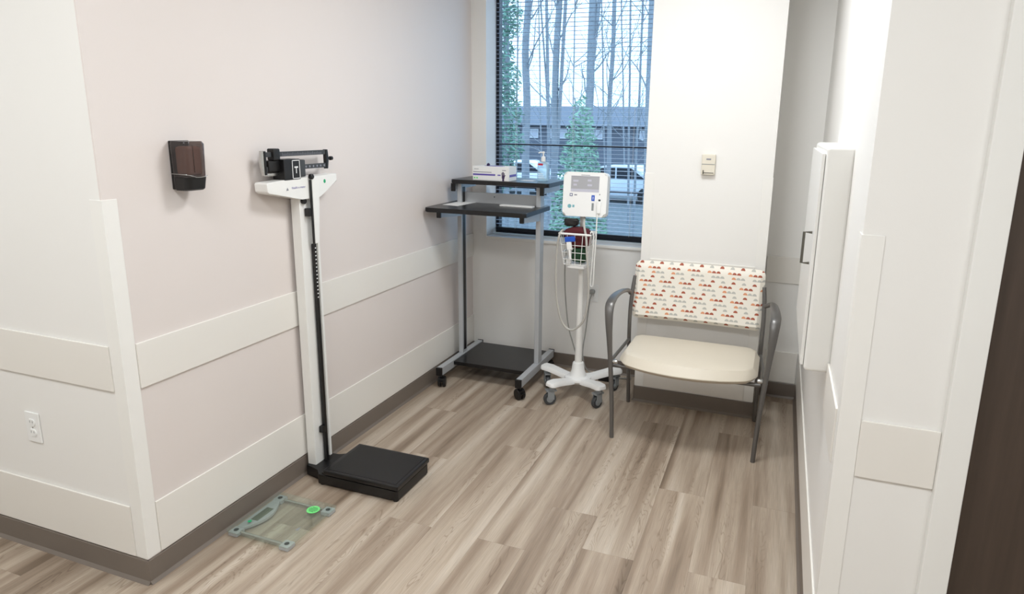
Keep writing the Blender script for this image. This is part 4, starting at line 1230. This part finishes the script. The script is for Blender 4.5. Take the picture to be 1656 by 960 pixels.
def foliage(bm, c, rx, ry, rz, n, size, rnd, cone=False):
    for _ in range(n):
        while True:
            p = Vector((rnd.uniform(-1, 1), rnd.uniform(-1, 1), rnd.uniform(-1, 1)))
            if cone:
                h = (p.z + 1) / 2
                if (1 - h) ** .6 * .3 < math.hypot(p.x, p.y) < (1 - h) ** .6 + .05: break
            elif p.length < 1: break
        q = c + Vector((p.x * rx, p.y * ry, p.z * rz))
        a = Vector((rnd.uniform(-1, 1), rnd.uniform(-1, 1), rnd.uniform(-.6, .6))).normalized(); b = a.orthogonal().normalized()
        s = size * rnd.uniform(.6, 1.3)
        vs = [bm.verts.new(q + a * s), bm.verts.new(q + b * s * .35), bm.verts.new(q - a * s), bm.verts.new(q - b * s * .35)]
        bm.faces.new(vs)
rnd = random.Random(21)
# young evergreen
Y = 9.0
top = at(930, 158, Y); base = Vector((at(936, 300, Y).x, Y, GZ))
t = thing('evergreen_tree', base, 'young cone-shaped evergreen growing outside the window', 'tree')
bm = BM(); tube(bm, [base, Vector((top.x, Y, top.z))], .03, 8, 0, rad=[.035, .008]); part('trunk', bm, MT['bark'], t)
bm = BM(); hz = (top.z - GZ) / 2
foliage(bm, Vector((base.x, Y, GZ + hz + .05)), 0.56, 0.56, hz, 9000, .045, rnd, True)
part('foliage', bm, MT['leaf_pale'], t, smooth=False)['kind'] = 'stuff'
# evergreen-clad trunk at the window's wall side
Y = 13.0
base = Vector((at(818, 150, Y).x, Y, GZ)); t = thing('evergreen_tree', base, 'tall leafy evergreen trunk at the outlet wall side of the window', 'tree')
bm = BM(); tube(bm, [base, base + Vector((.03, 0, 3)), base + Vector((-.05, 0, 7.5))], .07, 8, 3, rad=[.08, .05]); part('trunk', bm, MT['bark'], t)
bm = BM()
for k in range(7):
    foliage(bm, base + Vector((rnd.uniform(-.1, .1), 0, 1.9 + k * .62)), .24 + rnd.uniform(0, .12), .28, .42, 420, .06, rnd)
part('foliage', bm, MT['leaf_dark'], t, smooth=False)['kind'] = 'stuff'
# low shrubs in front of the parked cars
for (u, v, Y, rx, rz, lab) in ((829, 330, 7.6, .45, .42, 'low green shrub below the leafy evergreen trunk'), (1000, 330, 7.5, .55, .42, 'low green shrub on the column side of the young evergreen'), (890, 322, 10.5, .8, .5, 'low green shrub left of the young evergreen')):
    c = at(u, v, Y); c.z = GZ + rz
    t = thing('shrub', (c.x, c.y, GZ), lab, 'shrub')
    bm = BM(); foliage(bm, c, rx, rx, rz, 1800, .05, rnd); part('foliage', bm, MT['leaf_pale'], t, smooth=False)['kind'] = 'stuff'
    bm = BM()
    for k in range(6): tube(bm, [(c.x, c.y, GZ), (c.x + rnd.uniform(-.3, .3), c.y + rnd.uniform(-.3, .3), GZ + rz)], .008, 4)
    part('stem', bm, MT['bark'], t)

# long low building
Yb = 42.0
A = at(780, 170, Yb); B = at(1075, 170, Yb)
xa, xb = A.x - 6, B.x + 10
zr = at(920, 170, Yb).z; ze = at(920, 203, Yb - 3).z; zw1 = at(920, 209, Yb).z; zw0 = at(920, 224, Yb).z
bd = thing('low_building', ((xa + xb) / 2, Yb, GZ), 'long low grey building with dark roof and white windows behind the trees', 'building')
wallm = plain('grey_siding', (102, 108, 120), .8, var=.1); roofm = plain('slate_roof', (104, 110, 122), .8, bump=.5, bscale=8, var=.12); winm = plain('white_window', (225, 228, 232), .3)
bm = BM(); box(bm, xa, xb, Yb, Yb + 8, GZ, ze + .1); part('wall', bm, wallm, bd, 'grey wall', smooth=False)
bm = BM(); prism(bm, [(Yb - .8, ze), (Yb + 4, zr + .05), (Yb + 8.8, ze)], 'X', xa - .5, xb + .5); part('roof', bm, roofm, bd, 'dark slate roof', smooth=False)
x = xa + 1.0
k = 0
while x < xb - 1.5:
    w_ = (1.3, .8, 1.3, 1.0)[k % 4]
    bm = BM(); box(bm, x, x + w_, Yb - .06, Yb, zw0, zw1); wn_ = part('window', bm, winm, bd, smooth=False)
    bm = BM(); box(bm, x + .06, x + w_ / 2 - .03, Yb - .08, Yb - .05, zw0 + .06, zw1 - .06); box(bm, x + w_ / 2 + .03, x + w_ - .06, Yb - .08, Yb - .05, zw0 + .06, zw1 - .06); part('pane', bm, MT['screen_bar'], wn_, smooth=False)
    x += w_ + (.7, 1.6, 2.4)[k % 3]; k += 1

# parked cars
def car(x, y, rz, label, col):
    t = thing('parked_car', (x, y, GZ), label, 'car'); t.rotation_euler[2] = rz
    mt = plain('car_paint', col, .3, coat=.5)
    def P(name, bm, mat):
        o = link_mesh(name, mesh_of(bm, mat), t); ORG[o] = ORG[t]; return o
    bm = BM(); prism(bm, [(-2.15, .35), (-2.2, .75), (-1.3, .92), (1.5, .95), (2.15, .85), (2.2, .4), (1.9, .28), (-1.9, .28)], 'Y', -.85, .85, .05); P('body', bm, mt)
    bm = BM(); prism(bm, [(-1.25, .90), (-.55, 1.40), (.75, 1.44), (1.55, .93)], 'Y', -.74, .74, .04); cb_ = P('cabin', bm, mt)
    bm = BM(); prism(bm, [(-1.0, .95), (-.5, 1.33), (.05, 1.36), (.05, .95)], 'Y', -.76, -.735); prism(bm, [(.12, .95), (.12, 1.36), (.7, 1.36), (1.25, .96)], 'Y', -.76, -.735); P('side_window', bm, MT['win_frame'])
    for wx in (-1.35, 1.35):
        for wy in (-.80, .80):
            bm = BM(); lathe(bm, [(.18, -.1), (.32, -.1), (.33, 0), (.32, .1), (.18, .1)], (wx, wy, .33), 'Y', 20); P('wheel', bm, MT['black'])
c1_ = at(836, 275, 27); car(c1_.x, 27, .12, 'white parked car in front of the low building beside the leafy evergreen', (236, 238, 240))
c2_ = at(1003, 276, 26); car(c2_.x, 26, -.1, 'pale silver parked car in front of the low building near the column', (205, 210, 218))
